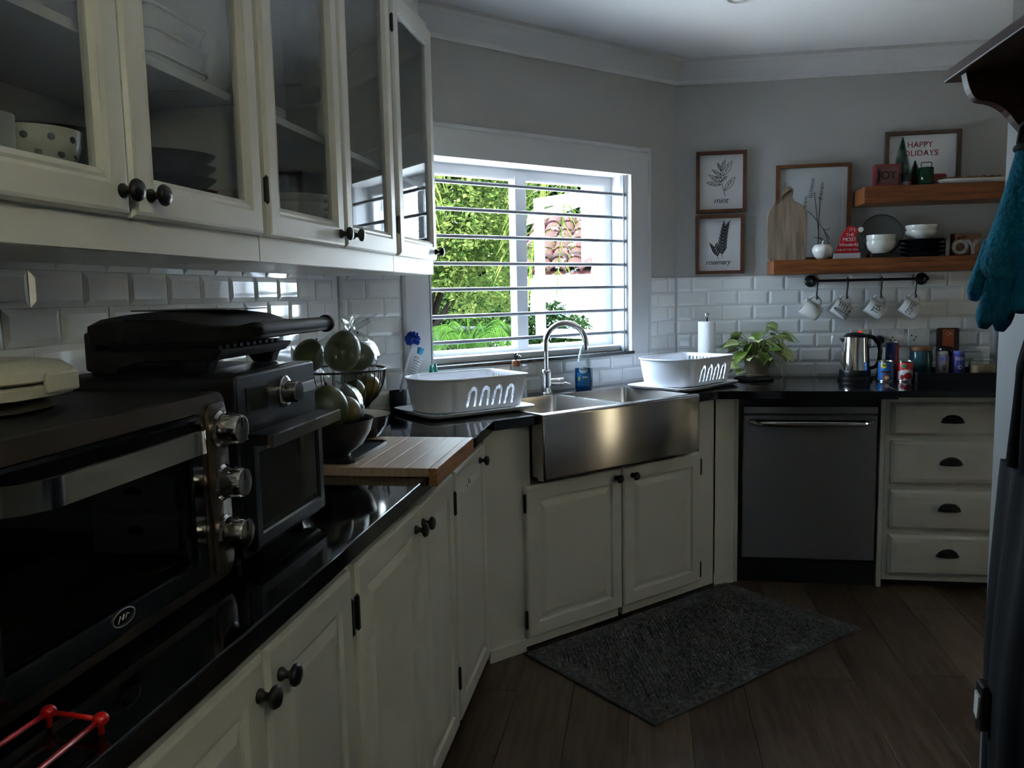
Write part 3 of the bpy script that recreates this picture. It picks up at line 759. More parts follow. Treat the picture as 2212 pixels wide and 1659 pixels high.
# white waffle maker lying on the toaster oven
r = thing('waffle_maker', 'cream white clamshell waffle maker on top of the toaster oven', 'waffle maker', 'L', (0.575, 0.33, oz1))
CREAM = mat('cream_plastic', (0.52, 0.49, 0.40), 0.28)
wc = (0.602, 0.330); 
def sup(cx, cy, a, b_, z, n=36, e=2.6):
    out = []
    for i in range(n):
        t = 2 * pi * i / n; c_, s_ = cos(t), sin(t)
        out.append((cx + a * math.copysign(abs(c_) ** (2 / e), c_), cy + b_ * math.copysign(abs(s_) ** (2 / e), s_), z))
    return out
B().loft([sup(*wc, .085, .085, oz1), sup(*wc, .09, .09, oz1 + .004), sup(*wc, .075, .078, oz1 + .016), sup(*wc, .06, .06, oz1 + .022)]).o('foot_ring', mat('brown_grey_base', (0.10, 0.085, 0.075), 0.4), r, smooth=40)
B().loft([sup(*wc, .095, .095, oz1 + .018), sup(*wc, .112, .110, oz1 + .022), sup(*wc, .114, .112, oz1 + .034), sup(*wc, .108, .106, oz1 + .037)]).o('lower_shell', CREAM, r, smooth=40)
B().loft([sup(*wc, .107, .105, oz1 + .040), sup(*wc, .114, .112, oz1 + .043), sup(*wc, .113, .111, oz1 + .054), sup(*wc, .100, .098, oz1 + .064), sup(*wc, .06, .058, oz1 + .069)]).o('upper_shell', CREAM, r, smooth=40)
B().box(0.60, 0.214, oz1 + .026, 0.66, 0.222, oz1 + .052).o('clasp', CREAM, r, bevel=0.003)

# ------------------------------------------------------------------ air fryer oven
r = thing('air_fryer_oven', 'black air fryer oven with digital display and steel handle beside the toaster oven', 'oven', 'L', (1.062, 0.28, TOPZ))
ax0, ax1, ay0, ay1, az0, az1 = 0.902, 1.222, 0.120, 0.440, 0.928, 1.233
rbox(ax0, ay0, az0, ax1, ay1, az1, 0.010).o('body', DARKG, r, smooth=40, bevel=0.004)
B().rects(0.934, 1.166, 1.014, 1.211, [(0, -0.002), (0, 0.001), (0.003, 0.0015)], ay0).o('display', mat('display_glass', (0.035, 0.036, 0.026), 0.12), r)
k = B().lathe([(0.029, -0.001), (0.029, 0.004), (0.026, 0.006), (0.020, 0.007), (0.0195, 0.028), (0.018, 0.030)], 28, (1.078, ay0, 1.188), 'y').o('dial', POL, r, smooth=35)
B().box(1.118, ay0 - 0.003, 1.176, 1.214, ay0 + 0.001, 1.196).o('label_plate', mat('satin_plate', (0.35, 0.36, 0.37), 0.35, 0.7), r, bevel=0.003)
dr = B().rects(0.918, 0.938, 1.218, 1.128, [(0, -0.002), (0, 0.010), (0.006, 0.014), (0.024, 0.014), (0.028, 0.008)], ay0, cap1=False).o('door', DARKG, r)
B().box(0.944, ay0 - 0.010, 0.964, 1.192, ay0 - 0.007, 1.102).o('pane', mat('smoky_glass', (0.030, 0.030, 0.024), 0.06), dr)
b = B().prism([(0.905, 0.062), (1.205, 0.062), (1.214, 0.068), (1.214, 0.072), (0.905, 0.072)], 1.117, 1.136)
b.o('handle', POL, dr)
b = B()
for x in (0.915, 1.190): b.prism([(ay0 - 0.010, 1.117), (0.070, 1.119), (0.070, 1.136), (ay0 - 0.010, 1.137)], x, x + 0.020, 'x')
b.prism([(ay0 - 0.010, 1.125), (0.070, 1.132), (0.070, 1.136), (ay0 - 0.010, 1.137)], 0.915, 1.21, 'x')
b.o('handle_bracket', BLACKP, dr)
for k in range(5): B().box(0.955, ay0 - 0.0065, 0.978 + 0.012 * k, 1.000 + .008 * k, ay0 - 0.0055, 0.980 + 0.012 * k).o('rack_mark', mat('grey_print', (0.10, 0.10, 0.10), 0.5), dr)
for k in range(6): B().box(0.955, 0.150 + 0.012 * k, az1, 1.185, 0.156 + 0.012 * k, az1 + 0.0012).o('vent_slat', POL, r)
for x in (ax0 + 0.03, ax1 - 0.03):
    for y in (ay0 + 0.04, ay1 - 0.04): B().lathe([(0.013, 0), (0.015, 0.02)], 12, (x, y, TOPZ)).o('foot', BLACKP, r)

# ------------------------------------------------------------------ sandwich press on the air fryer
r = thing('sandwich_press', 'black sandwich press with curved lid and bar handle on the air fryer oven', 'sandwich press', 'L', (1.075, 0.29, az1 + 0.001))
px0, px1 = 0.936, 1.214
BLK = mat('matt_black_shell', (0.004, 0.004, 0.005), 0.5)
GREYLID = mat('grey_lid_metal', (0.10, 0.10, 0.10), 0.35, 0.8)
def xs_prism(prof, x0, x1, mt, name, par, bevel=0.003):
    return B().prism(prof, x0, x1, 'x').o(name, mt, par, bevel=bevel)
bz = az1 + 0.001
xs_prism([(0.175, bz + .022), (0.165, bz + .032), (0.160, bz + .040), (0.395, bz + .040), (0.398, bz + .012), (0.402, bz), (0.352, bz), (0.345, bz + .010), (0.30, bz + .020)], px0, px1, BLK, 'lower_body', r)
for x in (px0 + 0.004, px1 - 0.034):
    xs_prism([(0.165, bz + .036), (0.185, bz + .018), (0.192, bz), (0.228, bz), (0.240, bz + .016), (0.285, bz + .028), (0.285, bz + .036)], x, x + 0.03, BLK, 'leg', r)
b = B()
for k in range(10): b.box(px0 + 0.02 + k * 0.0245, 0.175, bz + .040, px0 + 0.032 + k * 0.0245, 0.38, bz + .046)
b.o('grill_ribs', BLK, r)
# lid: crowned shell
loops = []
for y, z0_, z1_, ins in ((0.402, .052, .084, .004), (0.398, .050, .090, 0), (0.36, .048, .096, 0), (0.30, .048, .100, 0), (0.24, .047, .099, 0), (0.19, .047, .093, 0), (0.165, .050, .084, .003), (0.158, .056, .076, .006)):
    x0_, x1_ = px0 - .004 + ins, px1 + .004 - ins
    l = []
    for i in range(9):
        t = i / 8; l.append((x0_ + (x1_ - x0_) * t, y, bz + z1_ + 0.006 * sin(pi * t) - (0.008 if i in (0, 8) else 0)))
    l += [(x1_, y, bz + z0_), (x0_, y, bz + z0_)]
    loops.append(l)
B().loft(loops).o('lid', BLK, r, smooth=40)
B().prism([(0.18, bz + .1045), (0.36, bz + .1045), (0.36, bz + .107), (0.18, bz + .1065)], px0 + 0.06, px1 - 0.06, 'x').o('lid_plate', GREYLID, r, bevel=0.002)
for x in (px0 - 0.012, px1 - 0.012):
    B().prism([(0.33, bz + .094), (0.24, bz + .092), (0.17, bz + .082), (0.125, bz + .080), (0.095, bz + .086), (0.080, bz + .078), (0.082, bz + .062), (0.11, bz + .056), (0.17, bz + .050), (0.25, bz + .048), (0.33, bz + .050)], x, x + 0.024, 'x').o('handle_arm', BLK, r, bevel=0.006, seg=3)
B().tube([(px0 - 0.002, 0.094, bz + .072), (px1 + 0.010, 0.094, bz + .072)], 0.0135, 14).o('handle_bar', mat('handle_grip', (0.022, 0.022, 0.025), 0.35), r, smooth=50)
B().lathe([(0.010, 0.0), (0.017, 0.002), (0.017, 0.010), (0.012, 0.013)], 18, (px1 + 0.008, 0.094, bz + .072), 'x').o('end_cap', BLK, r, smooth=40)
B().box(px0, 0.388, bz + 0.004, px1, 0.412, bz + 0.072).o('hinge_block', BLK, r, bevel=0.006)

# ------------------------------------------------------------------ red wire frame in front of the toaster oven
r = thing('red_wire_rack', 'red wire frame with knobby corners lying on the worktop', 'wire frame', 'L', (0.30, 0.062, TOPZ))
REDG = mat('red_gloss', lin(185, 16, 18), 0.3)
zz = TOPZ + 0.016
fc = [(0.405, 0.028), (0.412, 0.094), (0.10, 0.105), (0.10, 0.02)]
for k in range(4):
    p, q = fc[k], fc[(k + 1) % 4]
    B().tube([(p[0], p[1], zz), (q[0], q[1], zz)], 0.0030, 10).o('rod', REDG, r, smooth=True)
    B().ball((p[0], p[1], zz), (0.0085, 0.0085, 0.0075), 14, 8).o('corner_joint', REDG, r, smooth=True)
    B().tube([(p[0], p[1], TOPZ), (p[0], p[1], zz)], 0.0030, 8).o('foot', REDG, r, smooth=True)

# ------------------------------------------------------------------ wooden board hooked over the worktop edge
BOARD = mat('pale_maple', lin(198, 172, 150), 0.33, var=0.5, vscale=4, vstretch=(2, 22, 4), col2=lin(160, 128, 104), bump=0.03)
BOARDE = mat('maple_end_grain', lin(172, 120, 78), 0.45, var=0.6, vscale=6, vstretch=(2, 30, 30), col2=lin(120, 74, 44))
r = thing('cutting_board', 'pale wooden cutting board hooked over the worktop edge', 'cutting board', 'L', (1.82, 0.13, TOPZ))
for k in range(5):
    y0_ = -0.002 + 0.0592 * k
    B().box(1.605, y0_, TOPZ + 0.001, 2.045, y0_ + 0.059, TOPZ + 0.023).o('stave', BOARD, r, bevel=0.0008)
B().box(1.605, -0.024, TOPZ - 0.022, 2.045, -0.0025, TOPZ + 0.023).o('lip', BOARDE, r, bevel=0.002)

r = thing('black_tray', 'flat black tray resting on the wooden board', 'tray', 'L', (1.77, 0.36, TOPZ + 0.0235))
pts = rrect(1.635, 0.205, 1.940, 0.50, 0.025, 5)
tz = TOPZ + 0.0235
B().loft([[(p[0], p[1], tz) for p in pts], [(p[0], p[1], tz + 0.010) for p in off(pts, 1.01, (1.787, .352))], [(p[0], p[1], tz + 0.010) for p in off(pts, 0.97, (1.787, .352))], [(p[0], p[1], tz + 0.004) for p in off(pts, 0.955, (1.787, .352))]]).o('tray_body', mat('black_tray_plastic', (0.010, 0.010, 0.012), 0.3), r, smooth=40)

# ------------------------------------------------------------------ fruit bowls and bags
def bowl(name, label, cat, x, y, z, R, h, mo, mi=None, foot=0.45, frame='L', group=None, prt=True):
    r = thing(name, label, cat, frame, (x, y, z), group)
    prof = [(R * foot, 0.0), (R * foot, 0.004), (R * 0.74, h * 0.30), (R * 0.92, h * 0.66), (R, h), (R * 0.975, h)]
    B().lathe(prof, 36, (x, y, z), cap1=False).o('outer_wall', mo, r, smooth=40, flip=False)
    inn = [(R * 0.975, h), (R * 0.90, h * 0.66), (R * 0.72, h * 0.33), (R * foot * 0.9, h * 0.12), (0.002, h * 0.10)]
    B().lathe(inn, 36, (x, y, z), cap0=False).o('inner_wall', mi or mo, r, smooth=40)
    return r
MATB = mat('matt_black_ceramic', (0.010, 0.010, 0.011), 0.28)
tz2 = tz + 0.004
bowl('fruit_bowl', 'black bowl of bagged fruit standing on the black tray', 'bowl', 1.730, 0.300, tz2, 0.118, 0.098, MATB)
bowl('mixing_bowl', 'dark bowl with white inside between fruit bowl and dish rack', 'bowl', 2.065, 0.352, TOPZ, 0.110, 0.088, mat('dark_glaze', (0.025, 0.024, 0.028), 0.2), PORC)
MANGO = mat('mango_green', lin(84, 88, 38), 0.3, var=0.8, vscale=14, col2=lin(50, 64, 24), rand=0.35, bump=0.02)
MANGO2 = mat('mango_yellow', lin(126, 98, 36), 0.3, var=0.8, vscale=12, col2=lin(86, 80, 30), rand=0.3)
def fruit(label, x, y, z, rr, mt=MANGO, tilt=0.3, group='green fruit in the wire basket'):
    r = thing('mango', label, 'fruit', 'L', (x, y, z - rr[2]), group)
    M_ = Matrix.Translation((x, y, z)) @ Matrix.Rotation(tilt, 4, 'X') @ Matrix.Rotation(tilt * 1.7, 4, 'Y')
    b = B(); loops = []
    n, m_ = 22, 14
    for i in range(1, m_):
        t = pi * i / m_
        k = 1 + 0.06 * cos(t)
        loops.append([(rr[0] * sin(t) * cos(2 * pi * j / n) * k + 0.006 * sin(t) ** 2, rr[1] * sin(t) * sin(2 * pi * j / n) * k, -rr[2] * cos(t)) for j in range(n)])
    b.loft(loops).xf(M_).o('flesh', mt, r, smooth=True)
    B().lathe([(0.004, 0), (0.003, 0.004), (0.0025, 0.009)], 8, (0, 0, rr[2] - 0.002)).xf(M_).o('stem', mat('brown_stem', (0.05, 0.03, 0.015), 0.8), r)
    return r
# wire basket
bx, by = 2.215, 0.455
r = thing('wire_basket', 'black wire fruit basket heaped with green fruit', 'basket', 'L', (bx, by, TOPZ))
R0, zb, zr = 0.150, TOPZ + 0.088, TOPZ + 0.212
B().tube([(bx + R0 * cos(2 * pi * k / 40), by + R0 * sin(2 * pi * k / 40), zr) for k in range(40)], 0.0038, 8, closed=True).o('rim', BLACKM, r, smooth=True)
for q, z in ((0.055, zb), (0.085, zb + 0.028)):
    B().tube([(bx + q * cos(2 * pi * k / 28), by + q * sin(2 * pi * k / 28), z) for k in range(28)], 0.0022, 6, closed=True).o('hoop', BLACKM, r, smooth=True)
me = None
for k in range(26):
    a = 2 * pi * k / 26
    path = []
    for t in [i / 7 for i in range(8)]:
        q = 0.055 + (R0 - 0.055) * sin(t * pi / 2); path.append((q, 0, zb + (zr - zb) * (1 - cos(t * pi / 2)) - TOPZ))
    if me is None:
        o_ = B().tube(path, 0.0018, 5).o('wire', BLACKM, r, smooth=True)
        # built around the origin: shift by the root base back
        for v in o_.data.vertices: v.co = Vector(v.co) + BASE[r.name]
        me = o_.data
    else:
        o_ = bpy.data.objects.new('wire', me); COL.objects.link(o_); o_.parent = r
    o_.rotation_euler = (0, 0, a)
for k in range(3):
    a = 2 * pi * k / 3 + 0.4
    B().tube([(bx + 0.055 * cos(a), by + 0.055 * sin(a), zb), (bx + 0.075 * cos(a), by + 0.075 * sin(a), TOPZ + 0.003)], 0.003, 6).o('leg', BLACKM, r)
f_ = [(bx - 0.105, by - 0.055, 1.190, (.060, .056, .066), MANGO, 'largest green mango heaped on the wire basket, nearest the ovens'),
      (bx - 0.005, by - 0.070, 1.178, (.054, .052, .060), MANGO, 'round green mango under the loose end of the plastic bag'),
      (bx - 0.070, by + 0.070, 1.175, (.050, .05, .055), MANGO, 'small dark mango at the back of the wire basket, by the tiles'),
      (bx + 0.080, by - 0.020, 1.090, (.046, .044, .050), MANGO2, 'yellowish mango seen through the wires on the right of the basket'),
      (bx + 0.035, by - 0.080, 1.060, (.046, .044, .048), MANGO2, 'yellow-green mango low in the front of the wire basket'),
      (bx - 0.045, by - 0.060, 1.050, (.046, .044, .048), MANGO, 'dark green mango at the bottom of the wire basket')]
for x, y, z, rr, mt, lb in f_: fruit(lb, x, y, z, rr, mt, rnd.uniform(-.4, .4))
for x, y, z, rr, mt, lb in [(1.700, 0.290, 1.070, (.050, .052, .060), MANGO, 'green mango wrapped in plastic in the black bowl'),
                            (1.785, 0.275, 1.045, (.042, .042, .044), MANGO2, 'golden mango at the front of the black bowl, in plastic'),
                            (1.740, 0.355, 1.035, (.040, .04, .042), MANGO, 'mango hidden at the back of the black bowl')]:
    fruit(lb, x, y, z, rr, mt, rnd.uniform(-.5, .5), 'bagged fruit in the black bowl')
def bag(label, x, y, z, sx, sy, sz, seed, tail=None):
    rr = random.Random(seed); n, m_ = 30, 16; loops = []
    ph = [rr.uniform(0, 6.28) for _ in range(6)]
    for i in range(m_):
        t = pi * (0.08 + 0.80 * i / (m_ - 1))
        l = []
        for j in range(n):
            a = 2 * pi * j / n
            k = 1 + 0.05 * sin(5 * a + ph[0] + 2 * t) + 0.04 * sin(9 * a + ph[1] - 3 * t) + 0.03 * sin(14 * a + ph[2] + 5 * t) * (1 + sin(t * 7 + ph[3]))
            l.append((x + sx * sin(t) * cos(a) * k, y + sy * sin(t) * sin(a) * k, z - sz * cos(t) * (1 + 0.05 * sin(3 * a + ph[4]))))
        loops.append(l)
    if tail:
        for q in range(1, 7):
            t = q / 6; l = []
            cx, cy, cz = x + tail[0] * t, y + tail[1] * t, z + sz * 0.80 + tail[2] * t
            for j in range(n):
                a = 2 * pi * j / n; k = (0.42 - 0.25 * sin(pi * min(1, t * 1.3)) + 0.35 * t * t) * (1 + 0.35 * sin(7 * a + ph[5] + t))
                l.append((cx + sx * k * cos(a), cy + sy * 0.5 * k * sin(a), cz + 0.012 * sin(5 * a)))
            loops.append(l)
    r = thing('plastic_bag', label, 'plastic bag', 'L', (x, y, z - sz))
    B().loft(loops, cap0=True, cap1=False).o('film', glass('plastic_film', (0.93, 0.95, 0.95), 1.8, 0.10, 1.4, 0.045, (0.9, 0.9, 0.9)), r, smooth=True)
bag('crumpled clear plastic bag over the fruit in the wire basket', bx - 0.045, by - 0.045, 1.165, 0.125, 0.098, 0.085, 3, (0.075, -0.02, 0.055))
bag('clear plastic bag around the fruit in the black bowl', 1.735, 0.285, 1.060, 0.088, 0.080, 0.075, 8)

# dark green glass plate leaning in the corner
r = thing('glass_plate', 'dark green glass plate leaning in the corner behind the dish rack', 'plate', 'L', (2.58, 0.50, TOPZ))
M_ = Matrix.Translation((2.580, 0.515, TOPZ + 0.080)) @ Matrix.Rotation(radians(-68), 4, 'X') @ Matrix.Rotation(0.5, 4, 'Y')
B().lathe([(0.004, 0), (0.045, 0.0), (0.075, 0.008), (0.079, 0.010), (0.074, 0.011), (0.045, 0.004), (0.004, 0.004)], 32).xf(M_).o('disc', glass('bottle_green_glass', (0.10, 0.20, 0.15), 1.3), r, smooth=40)

# ------------------------------------------------------------------ china behind the glass doors
def stack(label, n, x, y, z, R, dz, mt, cat='plate', name='plate', group='crockery'):
    for k in range(n):
        lb = label % (['bottom', 'second', 'third', 'fourth', 'fifth', 'sixth', 'seventh', 'top'][k if k < n - 1 else 7])
        o_ = B().lathe([(R * .55, 0), (R * .58, 0.002), (R * .98, dz * 1.35), (R, dz * 1.6), (R * .97, dz * 1.6), (R * .6, 0.005), (0.003, 0.005)], 32, (0, 0, 0)).o(name, mt, smooth=40)
        o_.location = (-y, x, z + dz * k); tag(o_, lb, cat, group)
SH1, SH0 = 1.769, UZ0 + 0.059
NAVY = mat('dark_stoneware', (0.030, 0.033, 0.038), 0.3)
stack('%s dark plate of the pile behind the second glass door', 6, 1.28, 0.47, SH0, 0.125, 0.024, NAVY, group='pile of dark plates')
stack('%s white plate of the pile on the upper shelf, middle cabinet', 4, 1.62, 0.46, SH1, 0.12, 0.010, PORC, group='white plates on the upper shelf')
stack('%s white bowl of the pile on the lower shelf, middle cabinet', 6, 1.90, 0.45, SH0, 0.105, 0.022, PORC, 'bowl', 'cereal_bowl', group='white bowls on the lower shelf')
BOXW = mat('white_ceramic_box', (0.55, 0.54, 0.54), 0.25)
for k in range(3):
    r = thing('baking_dish', ['bottom', 'middle', 'top'][k] + ' white rectangular dish of the stack on the upper shelf', 'baking dish', 'L', (1.19, 0.45, SH1 + 0.042 * k), 'stacked white dishes')
    z = SH1 + 0.042 * k
    def rr3(i, zz_): return [(p[0], p[1], zz_) for p in rrect(1.075 + i, 0.34 + i, 1.300 - i, 0.56 - i, 0.03)]
    B().loft([rr3(.012, z), rr3(.004, z + .034), rr3(0, z + .036), rr3(0, z + .0415), rr3(.008, z + .0415), rr3(.016, z + .006)]).o('dish_wall', BOXW, r, smooth=40)
r = thing('polka_dot_bowl', 'small cream bowl with grey polka dots in the first wall cabinet', 'bowl', 'L', (0.84, 0.36, SH0))
pc = (0.800, 0.368); PR, PH = 0.068, 0.062
pz = SH0 + 0.062
prof = [(PR * .6, 0), (PR * .62, .004), (PR * .86, .020), (PR * .97, .042), (PR, PH), (PR * .95, PH), (PR * .9, .042), (PR * .5, .010), (.002, .009)]
PCREAM = mat('cream_glaze', (0.62, 0.60, 0.52), 0.2)
bz0 = SH0 + 0.055
B().lathe([(0.062, 0), (0.066, 0.010), (0.068, 0.052), (0.064, 0.055)], 30, (*pc, SH0)).o('saucer_stack', mat('grey_saucer', (0.25, 0.25, 0.25), 0.4), r, smooth=40)
B().lathe(prof, 36, (*pc, bz0)).o('bowl_wall', PCREAM, r, smooth=40)
for row, zf in ((0, 0.046), (1, 0.024)):
    for k in range(12):
        a = 2 * pi * (k + 0.5 * row) / 12; q = PR * (0.985 if row == 0 else 0.90)
        M_ = Matrix.Translation((pc[0] + q * cos(a), pc[1] + q * sin(a), bz0 + zf)) @ Matrix.Rotation(a, 4, 'Z') @ Matrix.Rotation(-0.12 - .2 * row, 4, 'Y')
        B().lathe([(0.0052, -0.001), (0.0052, 0.0006), (0.003, 0.0009)], 12, axis='x').xf(M_).o('dot', mat('dot_grey', (0.10, 0.115, 0.12), 0.4), r)
bowl('serving_bowl', 'large dark bowl behind the polka dot bowl', 'bowl', 0.975, 0.485, SH0, 0.110, 0.150, NAVY)
r = thing('cup', 'pale cup at the left edge of the first wall cabinet', 'cup', 'L', (0.69, 0.34, SH0))
B().lathe([(.025, 0), (.032, .01), (.036, .115), (.034, .115), (.03, .012), (.002, .01)], 24, (0.672, 0.335, SH0)).o('cup_wall', mat('grey_glaze', (0.40, 0.41, 0.40), 0.3), r, smooth=40)
# ------------------------------------------------------------------ dish racks
def dish_rack(label, tray_label, loc, rz, sc=1.0):
    r = thing('dish_rack', label, 'dish rack', 'B', (loc[0], loc[1], loc[2] + 0.0125), 'white dish racks', spin=rz)
    H = 0.122
    # footprint at the rim: cutlery lobe on the -x side, straight sides with arches, slotted end at +x
    per = []
    def seg(a, b_, n, kind):
        for i in range(n):
            t = i / n; per.append((a[0] + (b_[0] - a[0]) * t, a[1] + (b_[1] - a[1]) * t, kind))
    def arc(cx, cy, rx, ry, a0, a1, n, kind):
        for i in range(n):
            t = a0 + (a1 - a0) * i / n; per.append((cx + rx * cos(t), cy + ry * sin(t), kind))
    w_, xr, xl = 0.142, 0.215, -0.105
    seg((xl + 0.012, -w_), (xr - 0.025, -w_), 96, 'f')
    arc(xr - 0.025, -w_ + 0.025, 0.025, 0.025, -pi / 2, 0, 8, '')
    seg((xr, -w_ + 0.025), (xr, w_ - 0.025), 78, 'e')
    arc(xr - 0.025, w_ - 0.025, 0.025, 0.025, 0, pi / 2, 8, '')
    seg((xr - 0.025, w_), (xl + 0.012, w_), 96, 'f')
    arc(xl, w_ - 0.008, 0.012, 0.008, pi / 2, pi, 4, '')
    seg((xl - 0.012, w_ - 0.008), (xl - 0.020, w_ - 0.014), 2, '')
    arc(xl - 0.03, 0.0, 0.082, 0.130, pi / 2 - 0.06, 3 * pi / 2 + 0.06, 44, 'b')
    seg((xl - 0.020, -w_ + 0.014), (xl - 0.012, -w_ + 0.008), 2, '')
    arc(xl, -w_ + 0.008, 0.012, 0.008, pi, 3 * pi / 2, 4, '')
    nv = 36; n = len(per)
    def pt(i, v):
        x, y, _ = per[i % n]
        k = 0.86 + 0.14 * (v / H) ** 0.8
        return (x * (0.90 + 0.10 * (v / H) ** 0.8), y * k, v)
    arches = [-0.035 + 0.055 * k for k in range(4)]
    def hole(x, y, v, kind):
        if kind == 'f':
            for c in arches:
                dx_ = x - c - (v - 0.05) * 0.12
                if 0.018 < v < 0.066 and abs(abs(dx_) - 0.0135 - (0.066 - v) * 0.05) < 0.0050: return True
                if v >= 0.066 and abs(hypot(dx_, (v - 0.066) * 0.75) - 0.0135) < 0.0050: return True
        if kind == 'e' and 0.030 < v < 0.108 and (y % 0.020) < 0.0095 and abs(y) < 0.118: return True
        return False
    vs = []; fs = []
    for j in range(nv + 1):
        for i in range(n): vs.append(pt(i, H * j / nv))
    for j in range(nv):
        for i in range(n):
            x = (per[i][0] + per[(i + 1) % n][0]) / 2 * (0.90 + 0.10 * ((j + .5) / nv) ** 0.8); y = (per[i][1] + per[(i + 1) % n][1]) / 2
            if hole(x, y, H * (j + .5) / nv, per[i][2] if per[i][2] == per[(i + 1) % n][2] else ''): continue
            i2 = (i + 1) % n
            fs.append((j * n + i, j * n + i2, (j + 1) * n + i2, (j + 1) * n + i))
    b = B().add(vs, fs)
    o_ = b.o('basket_wall', WPLAS, r, smooth=50)
    md = o_.modifiers.new('thick', 'SOLIDIFY'); md.thickness = 0.0028
    B().add([pt(i, 0.002) for i in range(n)], [tuple(range(n))]).o('basket_floor', WPLAS, r)
    rimp = [pt(i, H) for i in range(n)][::3]
    B().tube([(p[0] * 1.012, p[1] * 1.015, p[2]) for p in rimp], 0.0042, 6, closed=True).o('rim', WPLAS, r, smooth=True)
    # divider between the cutlery lobe and the plate area, plate ribs on the floor
    B().box(-0.098, -0.108, 0.002, -0.095, 0.108, 0.085).o('divider', WPLAS, r)
    for k in range(9): B().box(-0.06, -0.10 + k * 0.025, 0.002, 0.17, -0.097 + k * 0.025, 0.012).o('plate_rib', WPLAS, r)
    for x, y in ((-0.12, -0.08), (0.16, -0.10), (0.16, 0.10), (-0.12, 0.08)): B().box(x - .01, y - .01, -0.0075, x + .01, y + .01, 0.003).o('foot', WPLAS, r)
    # drip tray below
    t = thing('drip_tray', tray_label, 'tray', 'B', loc, 'drip trays under the racks', spin=rz)
    def rr(i, z): return [(p[0], p[1], z) for p in rrect(-0.225 + i, -0.165 + i, 0.240 - i, 0.165 - i, 0.035, 6)]
    B().loft([rr(.012, 0.0), rr(.004, .006), rr(0, .014), rr(.003, .016), rr(.010, .012), rr(.018, .0045)]).o('tray_body', WPLAS, t, smooth=40)
    return r
dish_rack('white plastic dish rack left of the sink, by the brushes', 'white drip tray under the left dish rack', (-0.165, 2.745, TOPZ + 0.004), radians(43))
dish_rack('white plastic dish rack right of the sink, by the paper towel', 'white drip tray under the right dish rack', (0.700, 3.560, TOPZ + 0.004), radians(53))

# ------------------------------------------------------------------ text bent round cylinders
def text_mesh(body, size, shear=0.0, spacing=1.0, line=1.0, off_=0.0, align='CENTER'):
    c = bpy.data.curves.new('tmp', 'FONT'); c.body = body; c.size = size; c.align_x = align; c.align_y = 'CENTER'; c.shear = shear
    c.space_character = spacing; c.space_line = line; c.offset = off_; c.resolution_u = 2
    o = bpy.data.objects.new('tmp', c); COL.objects.link(o)
    me = bpy.data.meshes.new_from_object(o.evaluated_get(bpy.context.evaluated_depsgraph_get()))
    vs = [tuple(v.co) for v in me.vertices]; fs = [tuple(p.vertices) for p in me.polygons]
    bpy.data.objects.remove(o); bpy.data.curves.remove(c); bpy.data.meshes.remove(me)
    return vs, fs
def wrap(b, vs, fs, R, ang=0.0, z=0.0, c=(0, 0), sx=1.0, sy=1.0):
    """lay flat x-y outline onto a vertical cylinder facing -y (ang = turn around it)"""
    out = []
    for v in vs:
        t = v[0] * sx / R - pi / 2 + ang
        out.append((c[0] + R * cos(t), c[1] + R * sin(t), z + v[1] * sy))
    return b.add(out, fs)
def disc_pts(a, b_, n=20, rings=4):
    vs = [(0, 0)]; fs = []
    for k in range(1, rings + 1):
        for i in range(n): vs.append((a * k / rings * cos(2 * pi * i / n), b_ * k / rings * sin(2 * pi * i / n)))
    for i in range(n): fs.append((0, 1 + i, 1 + (i + 1) % n))
    for k in range(1, rings):
        for i in range(n): fs.append((1 + (k - 1) * n + i, 1 + k * n + i, 1 + k * n + (i + 1) % n, 1 + (k - 1) * n + (i + 1) % n))
    return vs, fs
def grid_pts(w_, h_, n=8):
    vs = []; fs = []
    for i in range(n + 1): vs += [(-w_ / 2 + w_ * i / n, -h_ / 2), (-w_ / 2 + w_ * i / n, h_ / 2)]
    for i in range(n): fs.append((2 * i, 2 * i + 2, 2 * i + 3, 2 * i + 1))
    return vs, fs

# ------------------------------------------------------------------ washing-up things
DX, DY = dpt(2.640, 2.195)[:2]
r = thing('dish_soap_bottle', 'clear bottle of blue dish soap behind the sink', 'bottle', 'B', (DX, DY, TOPZ))
def ell(a, b_, z, n=28): return [(DX + a * cos(2 * pi * i / n), DY + b_ * sin(2 * pi * i / n), z) for i in range(n)]
SOAP = mat('blue_dish_soap', (0.004, 0.10, 0.30), 0.08, trans=0.35)
B().loft([ell(.034, .021, TOPZ), ell(.039, .025, TOPZ + .006), ell(.0405, .026, TOPZ + .05), ell(.040, .0255, TOPZ + .102)]).o('soap', SOAP, r, smooth=40)
B().loft([ell(.0405, .0262, TOPZ + .1025), ell(.037, .025, TOPZ + .125), ell(.026, .020, TOPZ + .155), ell(.0165, .0150, TOPZ + .182), ell(.0145, .0145, TOPZ + .188)]).o('shoulder', JARG, r, smooth=40)
B().lathe([(.015, .186), (.0155, .188), (.0150, .198), (.012, .201), (.006, .2015)], 20, (DX, DY, TOPZ)).o('cap', mat('pale_blue_cap', (0.25, 0.62, 0.74), 0.3), r, smooth=40)
def flat_label(name, a, b_, z, mt, par, dy=0.0005, pts=None, ax=.0412, ay=.0267, x0=0.0):
    vs, fs = pts if pts else disc_pts(a, b_)
    bb = B().add([(DX + x0 + v[0], DY - ay * sqrt(max(0, 1 - ((v[0] + x0) / ax) ** 2)) - dy, z + v[1]) for v in vs], fs)
    return bb.o(name, mt, par)
lb_ = flat_label('label', 0, 0, TOPZ + .052, mat('label_blue', (0.01, 0.16, 0.42), 0.35), r, pts=grid_pts(.056, .062, 12))
flat_label('badge', .021, .017, TOPZ + .096, mat('badge_pale', (0.55, 0.70, 0.80), 0.4), r, .0012)
